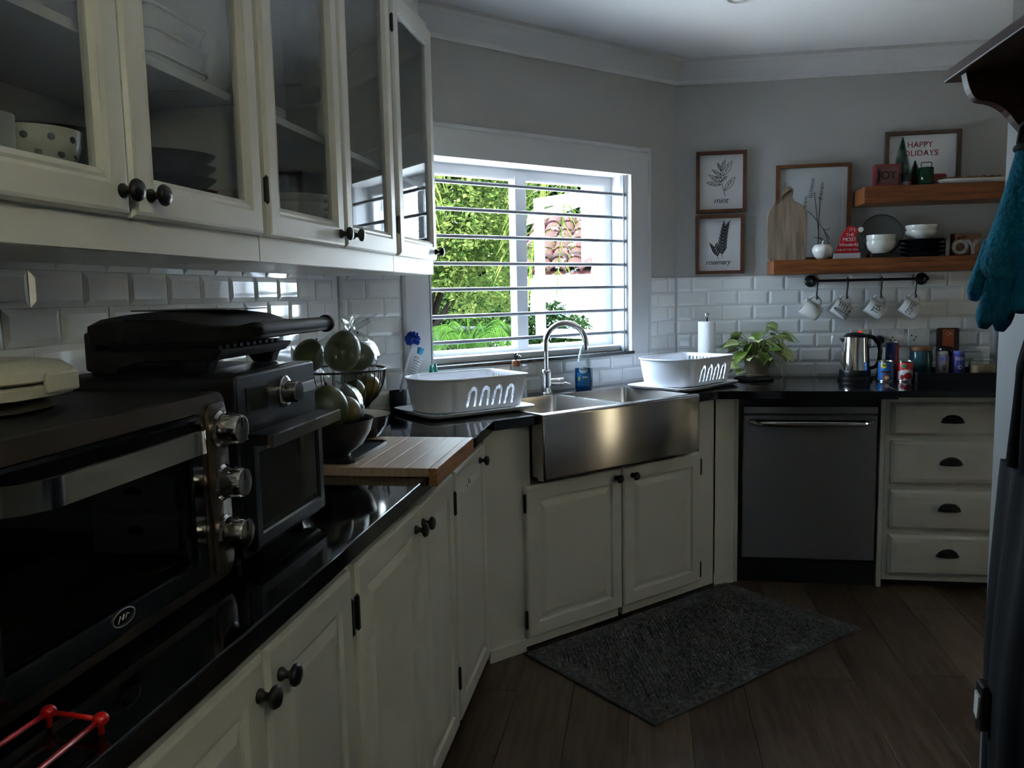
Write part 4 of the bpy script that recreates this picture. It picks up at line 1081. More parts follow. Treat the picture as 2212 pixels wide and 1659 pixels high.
flat_label('lettering', 0, 0, TOPZ + .098, INK, r, .0022, pts=text_mesh('DAWN', 0.016, off_=0.0004))
flat_label('product_strip', 0, 0, TOPZ + .062, mat('strip_white', (0.55, 0.62, 0.68), 0.4), r, .0012, pts=grid_pts(.024, .008, 6), x0=0.008)
flat_label('picture', .006, .010, TOPZ + .055, mat('lemon_print', (0.55, 0.45, 0.10), 0.4), r, .0012, x0=-.018)

SX, SY = dpt(2.257, 2.20)[:2]
r = thing('soap_dispenser', 'conical glass soap dispenser with wooden collar and black pump', 'soap dispenser', 'B', (SX, SY, TOPZ))
B().lathe([(.050, 0), (.052, .004), (.050, .012), (.018, .125), (.0155, .135), (.0150, .138)], 28, (SX, SY, TOPZ)).o('flask', JARG, r, smooth=40)
B().lathe([(.046, .003), (.0455, .012), (.030, .060), (.004, .0605)], 24, (SX, SY, TOPZ)).o('liquid', mat('white_soap', (0.6, 0.6, 0.58), 0.3), r, smooth=40)
B().lathe([(.0175, .136), (.0180, .138), (.0180, .160), (.016, .162)], 20, (SX, SY, TOPZ)).o('collar', mat('collar_wood', lin(140, 88, 52), 0.5), r, smooth=40)
b = B().lathe([(.005, .160), (.005, .172), (.008, .174), (.008, .190), (.005, .193)], 16, (SX, SY, TOPZ))
b.tube([(SX, SY, TOPZ + .184), (SX + .018, SY - .022, TOPZ + .183), (SX + .024, SY - .028, TOPZ + .176)], .004, 8)
b.o('pump', BLACKG, r, smooth=40)

# brushes standing in a black holder behind the left rack
HX, HY = dpt(1.700, 2.238)[:2]
r = thing('brush_holder', 'small black holder for brushes behind the left dish rack', 'holder', 'B', (HX, HY, TOPZ))
B().lathe([(.030, 0), (.032, .003), (.034, .075), (.031, .075), (.029, .004), (.002, .004)], 24, (HX, HY, TOPZ)).o('cup_wall', BLACKP, r, smooth=40)
WH = mat('white_handle', (0.74, 0.75, 0.78), 0.35); BLU = mat('blue_bristles', (0.01, 0.06, 0.42), 0.7); LBL = mat('light_blue_neck', (0.05, 0.40, 0.65), 0.4)
r = thing('dish_brush', 'white-handled dish brush with a blue bristle head', 'brush', 'B', (HX, HY, TOPZ + .005))
e = Vector(dpt(1.768, 2.236, 1.165))
B().tube([(HX - .008, HY, TOPZ + .006), tuple(Vector((HX - .008, HY, TOPZ + .006)).lerp(e, .6)), tuple(e)], [.005, .006, .005], 10).o('handle', WH, r, smooth=True)
b = B(); rr = random.Random(5); hc = e + Vector((0.004, 0, 0.020))
for k in range(170):
    z = rr.uniform(-.75, 1); a = rr.uniform(0, 2 * pi); q = sqrt(1 - z * z); d = Vector((q * cos(a), q * sin(a), z))
    b.tube([tuple(hc + d * .010), tuple(hc + d * .031 * rr.uniform(.88, 1.08))], [.0022, .0028], 5)
b.o('bristles', BLU, r, kind='stuff')
B().ball(tuple(hc), .013, 14, 8).o('head_core', WH, r, smooth=True)
r = thing('bottle_brush', 'white bottle brush with light blue neck leaning in the holder', 'brush', 'B', (HX + .012, HY - .006, TOPZ + .005))
e2 = Vector(dpt(1.795, 2.225, 1.125)); s2 = Vector((HX + .010, HY - .004, TOPZ + .006))
B().tube([tuple(s2), tuple(s2.lerp(e2, .55))], .0045, 8).o('handle', WH, r, smooth=True)
b = B(); dd = (e2 - s2).normalized()
for k in range(9):
    p = s2.lerp(e2, .55 + .045 * k); b.tube([tuple(p), tuple(p + dd * .0045)], [.017, .015], 14)
b.o('ribbed_head', WH, r, smooth=40)
B().tube([tuple(e2), tuple(e2 + dd * .024)], [.011, .015], 12).o('neck', LBL, r, smooth=40)
TX, TY = dpt(1.862, 2.232)[:2]
r = thing('scrub_brush', 'teal plastic scrubber standing below the window sill', 'scrubber', 'B', (TX, TY, TOPZ))
TEAL = mat('teal_plastic', (0.0, 0.30, 0.22), 0.3)
B().lathe([(.022, 0), (.022, .01), (.010, .02), (.008, .10), (.012, .118)], 16, (TX, TY, TOPZ)).o('stand', TEAL, r, smooth=40)
for s_, h_ in ((-1, .165), (1, .172)):
    B().tube([(TX + .003 * s_, TY, TOPZ + .110), (TX + .010 * s_, TY, TOPZ + .135), (TX + .008 * s_, TY, TOPZ + h_)], [.008, .009, .005], 10).o('prong', TEAL, r, smooth=True)

# ------------------------------------------------------------------ paper towel
PX, PY = 0.828, 3.845
r = thing('paper_towel_holder', 'black paper towel stand with chrome ball finial', 'paper towel holder', 'B', (PX, PY, TOPZ))
B().lathe([(.055, 0), (.055, .008), (.050, .012), (.010, .013)], 32, (PX, PY, TOPZ)).o('base', BLACKM, r, smooth=40)
B().tube([(PX, PY, TOPZ + .01), (PX, PY, TOPZ + .315)], .0055, 10).o('rod', BLACKM, r, smooth=60)
B().ball((PX, PY, TOPZ + .322), .0125, 18, 12).o('finial', CHROME, r, smooth=True)
r = thing('paper_towel_roll', 'white paper towel roll on the stand by the plant', 'paper towel', 'B', (PX, PY, TOPZ + .014))
B().lathe([(.010, .014), (.042, .014), (.0425, .018), (.0425, .288), (.0415, .290), (.010, .290)], 40, (PX, PY, TOPZ)).o('paper', mat('paper_white', (0.74, 0.74, 0.74), 0.9, bump=0.4, bscale=120), r, smooth=40)

# ------------------------------------------------------------------ pothos
QX, QY = 1.072, 3.865
r = thing('black_trivet', 'crumpled black cloth pad under the potted plant', 'pad', 'B', (QX, QY, TOPZ))
rr = random.Random(4); pts = [(QX - .01 + (.092 + .012 * rr.uniform(-1, 1)) * cos(2 * pi * k / 26), QY - .02 + (.075 + .01 * rr.uniform(-1, 1)) * sin(2 * pi * k / 26)) for k in range(26)]
B().loft([[(p[0], p[1], TOPZ) for p in pts], [(p[0], p[1], TOPZ + .008) for p in off(pts, 1.02, (QX, QY))], [(p[0], p[1], TOPZ + .014) for p in off(pts, .93, (QX, QY))]]).o('cloth', mat('black_cloth', (0.012, 0.012, 0.014), 0.9), r, smooth=50)
pz0 = TOPZ + .0145
r = thing('pothos_plant', 'variegated pothos in a pale clay pot by the tiled wall', 'potted plant', 'B', (QX, QY, pz0))
POT = mat('pale_clay', lin(176, 164, 138), 0.6, var=0.3, vscale=10, col2=lin(150, 136, 110))
B().lathe([(.050, 0), (.056, .004), (.060, .012), (.058, .014), (.048, .008), (.004, .007)], 32, (QX, QY, pz0)).o('saucer', POT, r, smooth=40)
B().lathe([(.046, .008), (.050, .012), (.062, .088), (.067, .089), (.068, .108), (.062, .108), (.058, .095), (.004, .094)], 36, (QX, QY, pz0)).o('pot', POT, r, smooth=40)
B().lathe([(.059, .094), (.05, .100), (.02, .103), (.004, .103)], 24, (QX, QY, pz0)).o('soil', mat('soil', (0.02, 0.014, 0.01), 0.95), r, smooth=40)
def leafmat():
    M = mat('pothos_leaf', lin(140, 162, 76), 0.35, var=0.9, vscale=30, vstretch=(1, .35, 1), col2=lin(208, 212, 156), rand=0.3, bump=0.05, bscale=40)
    M.node_tree.nodes['Principled BSDF'].inputs['Transmission Weight'].default_value = 0.0
    return M
LEAF = leafmat()
LEAFD = mat('pothos_leaf_dark', lin(60, 92, 34), 0.35, var=0.7, vscale=26, col2=lin(120, 140, 60), rand=0.3)
def leaf_mesh():
    vs = []; fs = []
    wd = [0.0, .55, .92, 1.0, .90, .68, .42, .18, 0.0]
    for i, w_ in enumerate(wd):
        t = i / 8; y = t
        back = -0.10 if i in (1, 2) else 0
        for j in (-1, -.5, 0, .5, 1):
            vs.append((j * w_ * .38, y + back * abs(j) * (1.2 if i == 1 else .6), 0.10 * abs(j) * w_ - 0.16 * t * t + .03 * sin(t * 5 + j)))
    for i in range(8):
        for j in range(4): fs.append((i * 5 + j, i * 5 + j + 1, i * 5 + j + 6, i * 5 + j + 5))
    return vs, fs
LV, LF_ = leaf_mesh()
rr = random.Random(11); lm = {}
top = Vector((QX, QY, pz0 + .10))
spec = []
for k in range(46):
    a = rr.uniform(0, 2 * pi); el = rr.uniform(-.25, 1.0); q = rr.uniform(.04, .125)
    spec.append((q * cos(a) * 1.05, q * sin(a) * .72, .005 + .115 * max(el, -.3) * rr.uniform(.5, 1.1), a))
spec += [(-.03, -.075, .0, -2.0), (-.135, -.03, .0, 2.9), (-.10, -.06, -.035, -2.5), (-.075, -.075, -.06, -2.2), (.115, -.02, .015, 0.1), (.06, -.06, -.01, -.7), (.055, .0, .165, .8), (-.085, 0, .12, 2.2), (-.11, -.05, .05, -2.8), (.045, -.02, .13, .5), (-.125, -.05, -.07, -2.6)]
for k, (x, y, z, a) in enumerate(spec):
    p = top + Vector((x, y, z)); p.y = min(p.y, 3.955)
    s_ = rr.uniform(.062, .094)
    mt = LEAF if rr.random() < .72 else LEAFD
    key = mt.name
    if key not in lm:
        o_ = B().add(LV, LF_).o('leaf', mt, r, smooth=True)
        for v in o_.data.vertices: v.co = Vector(v.co) + BASE[r.name]
        lm[key] = o_.data
    else:
        o_ = bpy.data.objects.new('leaf', lm[key]); COL.objects.link(o_); o_.parent = r
    o_.location = p - BASE[r.name]; o_.scale = (s_, s_, s_)
    o_.rotation_euler = (Matrix.Rotation(a - pi / 2, 3, 'Z') @ Matrix.Rotation(rr.uniform(-.95, .15), 3, 'X') @ Matrix.Rotation(rr.uniform(-.6, .6), 3, 'Y')).to_euler()
    st = top + Vector((x * .2, y * .2, -.01)); mid = st.lerp(p, .6) + Vector((0, 0, .03))
    B().tube([tuple(st), tuple(mid), tuple(p)], .0014, 5).o('stem', mat('green_stem', lin(120, 140, 70), 0.5), r, smooth=True)

# ------------------------------------------------------------------ kettle
KX, KY = 1.527, 3.845
r = thing('electric_kettle', 'stainless steel electric kettle with black base and handle', 'kettle', 'B', (KX, KY, TOPZ))
B().lathe([(.078, 0), (.079, .004), (.078, .016), (.070, .020), (.004, .021)], 36, (KX, KY, TOPZ)).o('power_base', BLACKP, r, smooth=40)
B().lathe([(.070, .020), (.071, .022), (.071, .046), (.069, .050)], 36, (KX, KY, TOPZ)).o('base_ring', BLACKP, r, smooth=40)
B().lathe([(.0690, .048), (.0685, .052), (.0600, .200), (.0585, .206), (.054, .208)], 40, (KX, KY, TOPZ)).o('body', CHROME, r, smooth=40)
B().lathe([(.056, .206), (.054, .212), (.040, .222), (.020, .227), (.004, .228)], 32, (KX, KY, TOPZ)).o('lid', BLACKP, r, smooth=40)
b = B().prism([(KX - .052, TOPZ + .165), (KX - .052, TOPZ + .205), (KX - .078, TOPZ + .204)], KY - .014, KY + .014, 'y').o('spout', CHROME, r, bevel=.003)
hp = [(KX + .045, KY - .010, TOPZ + .212), (KX + .075, KY - .020, TOPZ + .205), (KX + .098, KY - .026, TOPZ + .180), (KX + .106, KY - .028, TOPZ + .14), (KX + .102, KY - .026, TOPZ + .09), (KX + .088, KY - .022, TOPZ + .064), (KX + .066, KY - .016, TOPZ + .056)]
B().tube(hp, [.010, .010, .0105, .0105, .010, .009, .008], 12).o('handle', BLACKG, r, smooth=True)

# ------------------------------------------------------------------ cans
TIN = mat('tin', (0.55, 0.55, 0.55), 0.2, 1.0)
def can(label, x, y, z, R, h, mt, frame='B'):
    r = thing('food_can', label, 'can', 'B', (x, y, z), 'food cans beside the kettle')
    B().lathe([(R * .93, 0), (R, .001), (R, .004), (R * .97, .006), (R * .97, h - .006), (R, h - .004), (R, h - .001), (R * .95, h), (R * .93, h - .004), (.003, h - .004)], 36, (x, y, z)).o('tin', TIN, r, smooth=35)
    B().lathe([(R * .975, .006), (R * .98, .0065), (R * .98, h - .0065), (R * .975, h - .006)], 36, (x, y, z), cap0=False, cap1=False).o('sleeve', mt, r, smooth=40)
    return r
def stick(par, name, pts, x, y, R, z, ang, mt, k=1):
    b = B(); wrap(b, pts[0], pts[1], R * .98 + .0006 * k, ang, z, (x, y)); return b.o(name, mt, par)
z0 = TOPZ
r = can('blue food can with yellow badge in front of the kettle', 1.650, 3.775, z0, .036, .096, mat('can_blue', lin(20, 96, 160), 0.35))
A_ = (1.650, 3.775, .036)
stick(r, 'yellow_badge', disc_pts(.014, .013), *A_, z0 + .076, -.55, mat('badge_yellow', lin(226, 200, 60), .4))
stick(r, 'lettering', text_mesh('NS', .017, .2, off_=.0006), *A_, z0 + .077, -.45, INK, 2)
stick(r, 'maroon_band', grid_pts(.050, .009, 10), *A_, z0 + .046, -.25, mat('band_maroon', lin(60, 24, 44), .4))
stick(r, 'picture', disc_pts(.020, .017), *A_, z0 + .020, -.15, mat('soup_print', lin(130, 70, 54), .4))
stick(r, 'picture_highlight', disc_pts(.011, .008), *A_, z0 + .019, -.10, mat('cream_print', lin(214, 196, 160), .4), 2)
r = can('red and white food can, frontmost beside the black tray', 1.731, 3.765, z0, .036, .096, mat('can_red', lin(196, 26, 30), 0.35))
A_ = (1.731, 3.765, .036)
stick(r, 'white_field', grid_pts(.085, .040, 16), *A_, z0 + .028, -.1, mat('label_white', lin(214, 206, 206), .4))
stick(r, 'white_arc', disc_pts(.034, .012), *A_, z0 + .046, -.1, MATS['label_white'], 1.3)
stick(r, 'green_seal', disc_pts(.0105, .0105), *A_, z0 + .074, -.38, mat('seal_rim', lin(190, 200, 170), .4), 1)
stick(r, 'seal_core', disc_pts(.0090, .0090), *A_, z0 + .074, -.38, mat('seal_green', lin(40, 130, 84), .4), 2)
stick(r, 'picture', disc_pts(.019, .016), *A_, z0 + .028, .12, mat('beet_print', lin(150, 20, 30), .4), 2.5)
stick(r, 'picture', disc_pts(.009, .012), *A_, z0 + .022, -.62, MATS['beet_print'], 2.5)
r = can('tall blue can with red back standing behind the other cans', 1.700, 3.868, z0, .030, .180, mat('can_royal', lin(26, 50, 130), 0.35))
stick(r, 'red_panel', grid_pts(.030, .15, 8), 1.700, 3.868, .030, z0 + .09, .75, mat('panel_red', lin(140, 26, 36), .4))
stick(r, 'white_patch', grid_pts(.012, .016, 4), 1.700, 3.868, .030, z0 + .112, -.55, MATS['label_white'], 1.5)

# ------------------------------------------------------------------ black tray of jars
r = thing('storage_tray', 'black storage tray full of jars at the end of the worktop', 'tray', 'B', (1.985, 3.83, TOPZ))
b = B(); x0_, x1_, y0_, y1_ = 1.765, 2.235, 3.690, 3.985
b.box(x0_, y0_, TOPZ, x1_, y1_, TOPZ + .005).box(x0_, y0_, TOPZ + .005, x1_, y0_ + .005, TOPZ + .046).box(x0_, y1_ - .005, TOPZ + .005, x1_, y1_, TOPZ + .046)
b.box(x0_, y0_ + .005, TOPZ + .005, x0_ + .005, y1_ - .005, TOPZ + .046).box(x1_ - .005, y0_ + .005, TOPZ + .005, x1_, y1_ - .005, TOPZ + .046)
b.o('tray_box', BLACKP, r)
tz = TOPZ + .0055
def jar(name, label, cat, x, y, prof, mt, lid=None, lidm=None, group='jars in the black tray'):
    r = thing(name, label, cat, 'B', (x, y, tz), group)
    B().lathe(prof, 30, (x, y, tz)).o('jar_wall', mt, r, smooth=40)
    if lid: B().lathe(lid, 30, (x, y, tz)).o('lid', lidm, r, smooth=40)
    return r
jar('canister', 'teal glazed canister with wooden lid in the black tray', 'canister', 1.828, 3.860, [(.046, 0), (.050, .006), (.051, .10), (.047, .128), (.045, .131)], mat('teal_glaze', lin(38, 78, 84), 0.15),
    [(.047, .1305), (.050, .133), (.050, .148), (.047, .151), (.004, .151)], mat('lid_wood', lin(120, 80, 46), .5))
LAV = mat('lavender_label', lin(160, 150, 176), .45); PUR = mat('purple_label', lin(70, 60, 140), .45); CAPB = mat('blue_cap', lin(96, 110, 190), .35); GRYL = mat('lilac_grey_label', lin(150, 140, 152), .45)
for x, lb, m1, m2, cap in ((1.921, 'white and lilac spice bottle with a ring mark', GRYL, INK, PORC), (1.992, 'purple spice bottle with a ring mark', PUR, PORC, CAPB)):
    r = jar('spice_bottle', lb, 'bottle', x, 3.850, [(.026, 0), (.0285, .004), (.0285, .104), (.024, .112)], m1, [(.023, .112), (.024, .114), (.024, .126), (.022, .128), (.003, .128)], cap, 'spice bottles in the black tray')
    stick(r, 'top_band', grid_pts(.040, .016, 8), x, 3.850, .0285, tz + .094, 0, LAV if m1 is PUR else CAPB)
    stick(r, 'ring_mark', disc_pts(.0095, .0105), x, 3.850, .0285, tz + .054, 0, m2, 1.5)
    stick(r, 'ring_core', disc_pts(.0055, .0062), x, 3.850, .0285, tz + .054, 0, m1, 2.6)
jar('black_jar', 'round black lidded jar behind the spice bottles', 'jar', 1.958, 3.925, [(.036, 0), (.040, .005), (.041, .125), (.036, .140), (.02, .146), (.004, .147)], BLACKG)
def glassjar(label, x, y, h, fill, R=.048):
    r = thing('glass_jar', label, 'jar', 'B', (x, y, tz), 'jars in the black tray')
    def sq(q, z): return [(p[0], p[1], tz + z) for p in rrect(x - q, y - q, x + q, y + q, q * .35, 4)]
    B().loft([sq(R - .004, 0), sq(R, .005), sq(R, h - .012), sq(R * .82, h)]).o('jar_wall', JARG, r, smooth=40)
    if fill: B().loft([sq(R - .008, .004), sq(R - .004, .010), sq(R - .004, fill)]).o('contents', mat('brown_sugar', lin(150, 116, 70), .8, var=.6, vscale=60), r, smooth=40)
    B().lathe([(R * .84, h), (R * .92, h + .002), (R * .92, h + .008), (R * .55, h + .014), (.014, h + .018), (.016, h + .026), (.012, h + .034), (.003, h + .035)], 28, (x, y, tz)).o('lid', JARG, r, smooth=40)
glassjar('square glass jar of brown sugar in the black tray', 2.086, 3.820, .084, .066)
glassjar('taller empty glass jar behind the brown sugar jar', 2.076, 3.930, .118, .03, .044)
r = thing('coffee_bag', 'dark packet with an orange label leaning on the tiles', 'packet', 'B', (1.985, 3.972, tz))
M_ = Matrix.Translation((1.985, 3.972, tz)) @ Matrix.Rotation(radians(-4), 4, 'X')
B().prism(rrect(-.050, 0, .050, .232, .010, 3), -.012, .004, 'y').xf(M_).o('packet', mat('dark_foil', lin(44, 24, 20), .35), r, smooth=40)
B().box(-.026, -.0132, .12, .026, -.0122, .226).xf(M_).o('label_panel', mat('orange_label', lin(150, 70, 34), .5), r)
B().tube([(.008 * cos(2 * pi * k / 16), -.0138, .205 + .008 * sin(2 * pi * k / 16)) for k in range(16)], .0012, 5, closed=True).tube([(.008, -.0138, .208), (.018, -.0138, .205), (.008, -.0138, .202)], .0012, 5).xf(M_).o('ring_mark', mat('label_cream', lin(200, 170, 140), .5), r)
r = thing('steel_tumbler', 'brushed steel tumbler beside the partition wall', 'tumbler', 'B', (2.196, 3.93, tz))
B().lathe([(.024, 0), (.026, .003), (.034, .262), (.036, .266), (.032, .266), (.025, .006), (.003, .005)], 30, (2.190, 3.930, tz)).o('tumbler_wall', mat('satin_steel', (0.50, 0.49, 0.48), .38, .75), r, smooth=40)

# wall sockets
SOCK = mat('socket_white', (0.66, 0.66, 0.65), 0.3)
def socket(label, x0, x1, z0, z1, extra):
    r = thing('wall_socket', label, 'socket', 'B', ((x0 + x1) / 2, YB - .008, z0), 'wall sockets on the tiles')
    B().rects(x0, z0, x1, z1, [(0, 0), (0, .008), (.003, .010)], YB - .0075).o('plate', SOCK, r)
    extra(r)
yq = YB - .0180
def holes(r, pts):
    for x, z in pts: B().box(x - .0028, yq - .0004, z - .004, x + .0028, yq + .001, z + .004).o('slot', BLACKP, r)
def ex1(r): B().box(1.572, yq - .002, 1.126, 1.588, yq + .001, 1.137).o('rocker', mat('neon_red', lin(150, 20, 16), .3, emit=(1, .05, .03), emits=.25), r)
def ex2(r):
    holes(r, [(1.734, 1.105), (1.746, 1.088), (1.724, 1.088)])
    B().box(1.700, yq - .002, 1.118, 1.714, yq + .001, 1.132).o('rocker', SOCK, r, bevel=.001)
    B().box(1.758, yq - .002, 1.118, 1.772, yq + .001, 1.132).o('rocker', SOCK, r, bevel=.001)
def ex3(r):
    holes(r, [(1.822, 1.112), (1.842, 1.104), (1.834, 1.090)])
    B().box(1.872, yq - .004, 1.116, 1.886, yq + .001, 1.134).o('rocker', SOCK, r, bevel=.001)
socket('white switch plate with red light above the kettle', 1.537, 1.622, 1.060, 1.146, ex1)
socket('white double socket plate with the black plug', 1.640, 1.786, 1.060, 1.146, ex2)
socket('white socket plate behind the teal canister', 1.806, 1.904, 1.060, 1.146, ex3)
r = thing('power_plug', 'round black power plug in the double socket', 'plug', 'B', (1.665, YB - .02, 1.07))
B().lathe([(.021, 0), (.023, .006), (.021, .030), (.014, .040)], 20, (1.668, YB - .0185, 1.092), 'y').o('plug_body', BLACKP, r, smooth=40)
B().tube([(1.668, YB - .055, 1.080), (1.667, YB - .06, 1.03), (1.662, YB - .07, .96), (1.645, YB - .085, TOPZ + .006), (1.610, YB - .10, TOPZ + .005)], .0035, 8).o('cord', BLACKP, r, smooth=True)

# ------------------------------------------------------------------ rug
r = thing('rug', 'dark grey woven rug with a border in front of the sink', 'rug', 'D', (2.53, 1.44, 0.0))
ra, rb, rc, rd = 1.937, 3.122, 1.092, 1.764
RUGM = mat('rug_base', (0.07, 0.07, 0.068), 0.95, bump=.5, bscale=300)
YARN = mat('rug_yarn', (0.20, 0.20, 0.19), 0.9, var=.9, vscale=60, col2=(0.06, 0.06, 0.058))
B().box(ra, rc, 0.0, rb, rd, 0.006).o('backing', RUGM, r, bevel=.002)
def knots(x0, x1, y0, y1, step, sx, sy, h, skip=None):
    vs = []; fs = []; j = 0
    y = y0
    while y < y1:
        x = x0 + (step / 2 if j % 2 else 0)
        while x < x1:
            if not (skip and skip[0] < x < skip[1] and skip[2] < y < skip[3]):
                k = len(vs); q = rnd.uniform(.8, 1.15)
                vs += [(x - sx, y, .006), (x, y - sy, .006), (x + sx, y, .006), (x, y + sy, .006), (x - sx * .5, y - sy * .4, .006 + h * q), (x + sx * .5, y - sy * .4, .006 + h * q), (x + sx * .5, y + sy * .4, .006 + h * q), (x - sx * .5, y + sy * .4, .006 + h * q)]
                fs += [(k, k + 1, k + 5, k + 4), (k + 1, k + 2, k + 6, k + 5), (k + 2, k + 3, k + 7, k + 6), (k + 3, k, k + 4, k + 7), (k + 4, k + 5, k + 6, k + 7)]
            x += step
        y += step * .78; j += 1
    return B().add(vs, fs)
ins = (ra + .085, rb - .085, rc + .085, rd - .085)
knots(ra + .006, rb - .006, rc + .006, rd - .006, .0105, .0048, .0034, .0035, ins).o('border_weave', YARN, r, kind='stuff')
knots(ins[0] + .006, ins[1] - .002, ins[2] + .006, ins[3] - .002, .0175, .0062, .0048, .0055).o('field_weave', YARN, r, kind='stuff')
# ------------------------------------------------------------------ wall shelves
r = thing('wall_shelf', 'lower floating wooden shelf above the mug rail', 'shelf', 'B', (1.70, 3.89, 1.422), 'floating wooden shelves')
B().box(1.133, 3.785, 1.422, 2.42, YB - .0005, 1.489).o('board', SHELFW, r, bevel=.002)
r = thing('wall_shelf', 'upper floating wooden shelf with the holiday things', 'shelf', 'B', (2.0, 3.89, 1.742), 'floating wooden shelves')
B().box(1.536, 3.785, 1.741, 2.42, YB - .0005, 1.817).o('board', SHELFW, r, bevel=.002)
ZA, ZB = 1.4895, 1.8175       # shelf tops

# ------------------------------------------------------------------ pictures
PAPER = mat('white_panel', (0.68, 0.68, 0.69), 0.7, bump=.1, bscale=90)
def picture(label, x0, x1, z0, z1, y, art, wd=.016, dep=.032, rec=.020, fm=None, pm=None, lean=0.0):
    r = thing('framed_print', label, 'picture', 'B', ((x0 + x1) / 2, y, z0))
    B().rects(x0, z0, x1, z1, [(0, 0), (0, dep), (wd, dep), (wd, 0)], y, ring=True).o('frame', fm or FRAMEW, r)
    B().box(x0 + wd * .6, y - .004, z0 + wd * .6, x1 - wd * .6, y, z1 - wd * .6).o('panel', pm or PAPER, r)
    art(r, y - .0045)
    if lean: r.rotation_euler.x = lean
    return r
def leaf_lines(bx_, bz_, tx, tz_, w_):
    """outlined leaf from base to tip with midrib and a few veins"""
    dx_, dz_ = tx - bx_, tz_ - bz_; L = hypot(dx_, dz_); nx, nz = -dz_ / L, dx_ / L
    m1 = (bx_ + dx_ * .45 + nx * w_, bz_ + dz_ * .45 + nz * w_); m2 = (bx_ + dx_ * .45 - nx * w_, bz_ + dz_ * .45 - nz * w_)
    out = [bez((bx_, bz_), m1, (tx, tz_)), bez((bx_, bz_), m2, (tx, tz_)), [(bx_, bz_), (bx_ + dx_ * .8, bz_ + dz_ * .8)]]
    for t in (.35, .55):
        out.append([(bx_ + dx_ * t, bz_ + dz_ * t), (bx_ + dx_ * (t + .15) + nx * w_ * .35, bz_ + dz_ * (t + .15) + nz * w_ * .35)])
    return out
def art_mint(r, y):
    P = lambda u, v: (.783 + u * .243, 1.739 + v * .300)      # u,v in 0..1 of the frame
    L = []
    L.append([P(.585, .27), P(.545, .38), P(.51, .50), P(.50, .62), P(.49, .72)])
    for b_, t, w_ in (((.50, .46), (.21, .50), .020), ((.50, .50), (.25, .63), .018), ((.50, .62), (.31, .71), .014), ((.57, .36), (.78, .58), .026), ((.53, .60), (.72, .84), .026), ((.50, .68), (.58, .87), .016), ((.49, .70), (.43, .82), .012), ((.51, .52), (.62, .60), .014), ((.50, .58), (.37, .60), .012)):
        p, q = P(*b_), P(*t); L += leaf_lines(p[0], p[1], q[0], q[1], w_)
    strokes('drawing', L, INK, r, .0011, y)
    text('mint', r, INK, (P(.50, .20)[0], y - .0003, P(.50, .20)[1]), .040, shear=.25, spacing=.95)
def art_rose(r, y):
    P = lambda u, v: (.781 + u * .236, 1.434 + v * .292)
    L = [[P(.56, .27), P(.55, .40), P(.545, .52), P(.56, .64), P(.60, .76)], [P(.48, .26), P(.44, .34), P(.40, .42)]]
    for k in range(9):
        t = k / 8; bx_, bz_ = .555 + .05 * t * t, .34 + .44 * t
        for s_ in (-1, 1):
            p, q = P(bx_, bz_), P(bx_ + s_ * (.10 - .03 * t) + .05 * t, bz_ + .13); L += leaf_lines(p[0], p[1], q[0], q[1], .0065)
    for k in range(4):
        t = k / 3; bx_, bz_ = .46 - .06 * t, .31 + .13 * t
        for s_ in (-1, 1):
            p, q = P(bx_, bz_), P(bx_ + s_ * .085 - .03, bz_ + .10); L += leaf_lines(p[0], p[1], q[0], q[1], .006)
    strokes('drawing', L, INK, r, .0010, y)
    text('rosemary', r, INK, (P(.47, .20)[0], y - .0003, P(.47, .20)[1]), .034, shear=.3, spacing=.92)
picture('small framed drawing of mint, upper of the pair beside the window', .783, 1.026, 1.739, 2.039, YB - .0005, art_mint)
picture('small framed drawing of rosemary, lower of the pair beside the window', .781, 1.017, 1.434, 1.727, YB - .0005, art_rose)
GREYINK = mat('grey_ink', (0.05, 0.05, 0.055), 0.8)
def art_lav(r, y):
    P = lambda u, v: (1.168 + u * .352, ZA + v * .466)
    L = []
    stems = [((.58, .15), (.585, .45), (.60, .66)), ((.585, .30), (.54, .58), (.52, .72)), ((.74, .22), (.52, .48), (.43, .52))]
    for s_ in stems: L.append(bez(P(*s_[0]), P(*s_[1]), P(*s_[2]), 10))
    L += [bez(P(.66, .20), P(.58, .25), P(.52, .24)), bez(P(.64, .33), P(.70, .30), P(.74, .34)), bez(P(.66, .32), P(.70, .22), P(.73, .16)), bez(P(.58, .22), P(.62, .26), P(.65, .21))]
    rr = random.Random(2)
    for top, n_ in ((P(.63, .80), 9), (P(.50, .84), 10), (P(.41, .66), 8)):
        for k in range(n_):
            z = top[1] - k * .0095; w_ = .004 + .0006 * k
            for s_ in (-1, 1): L.append([(top[0] - .0012 * k, z), (top[0] - .0012 * k + s_ * w_ * rr.uniform(.7, 1.3), z + rr.uniform(.002, .008))])
    strokes('drawing', L, GREYINK, r, .0014, y)
    B().box(P(.895, 0)[0], y - .0006, P(0, .12)[1], P(.902, 0)[0], y, P(0, .86)[1]).o('line', mat('line_white', (0.8, 0.8, 0.8), .6), r)
    B().box(P(.120, 0)[0], y - .0006, P(0, .55)[1], P(.124, 0)[0], y, P(0, .82)[1]).o('line', GREYINK, r)
picture('large framed lavender print standing on the lower shelf', 1.168, 1.520, ZA, 1.956, YB - .010, art_lav, .016, .024, .014, mat('amber_frame_wood', lin(112, 70, 38), .45, var=.5, col2=lin(70, 40, 20)), mat('pale_blue_panel', (0.52, 0.56, 0.58), .35))
REDINK = mat('faded_red_ink', lin(150, 40, 46), .8)
def art_hh(r, y):
    text('HAPPY', r, REDINK, (1.832, y - .0003, 2.027), .038, spacing=1.02)
    text('HOLIDAYS', r, REDINK, (1.822, y - .0003, 1.987), .038, spacing=1.02)
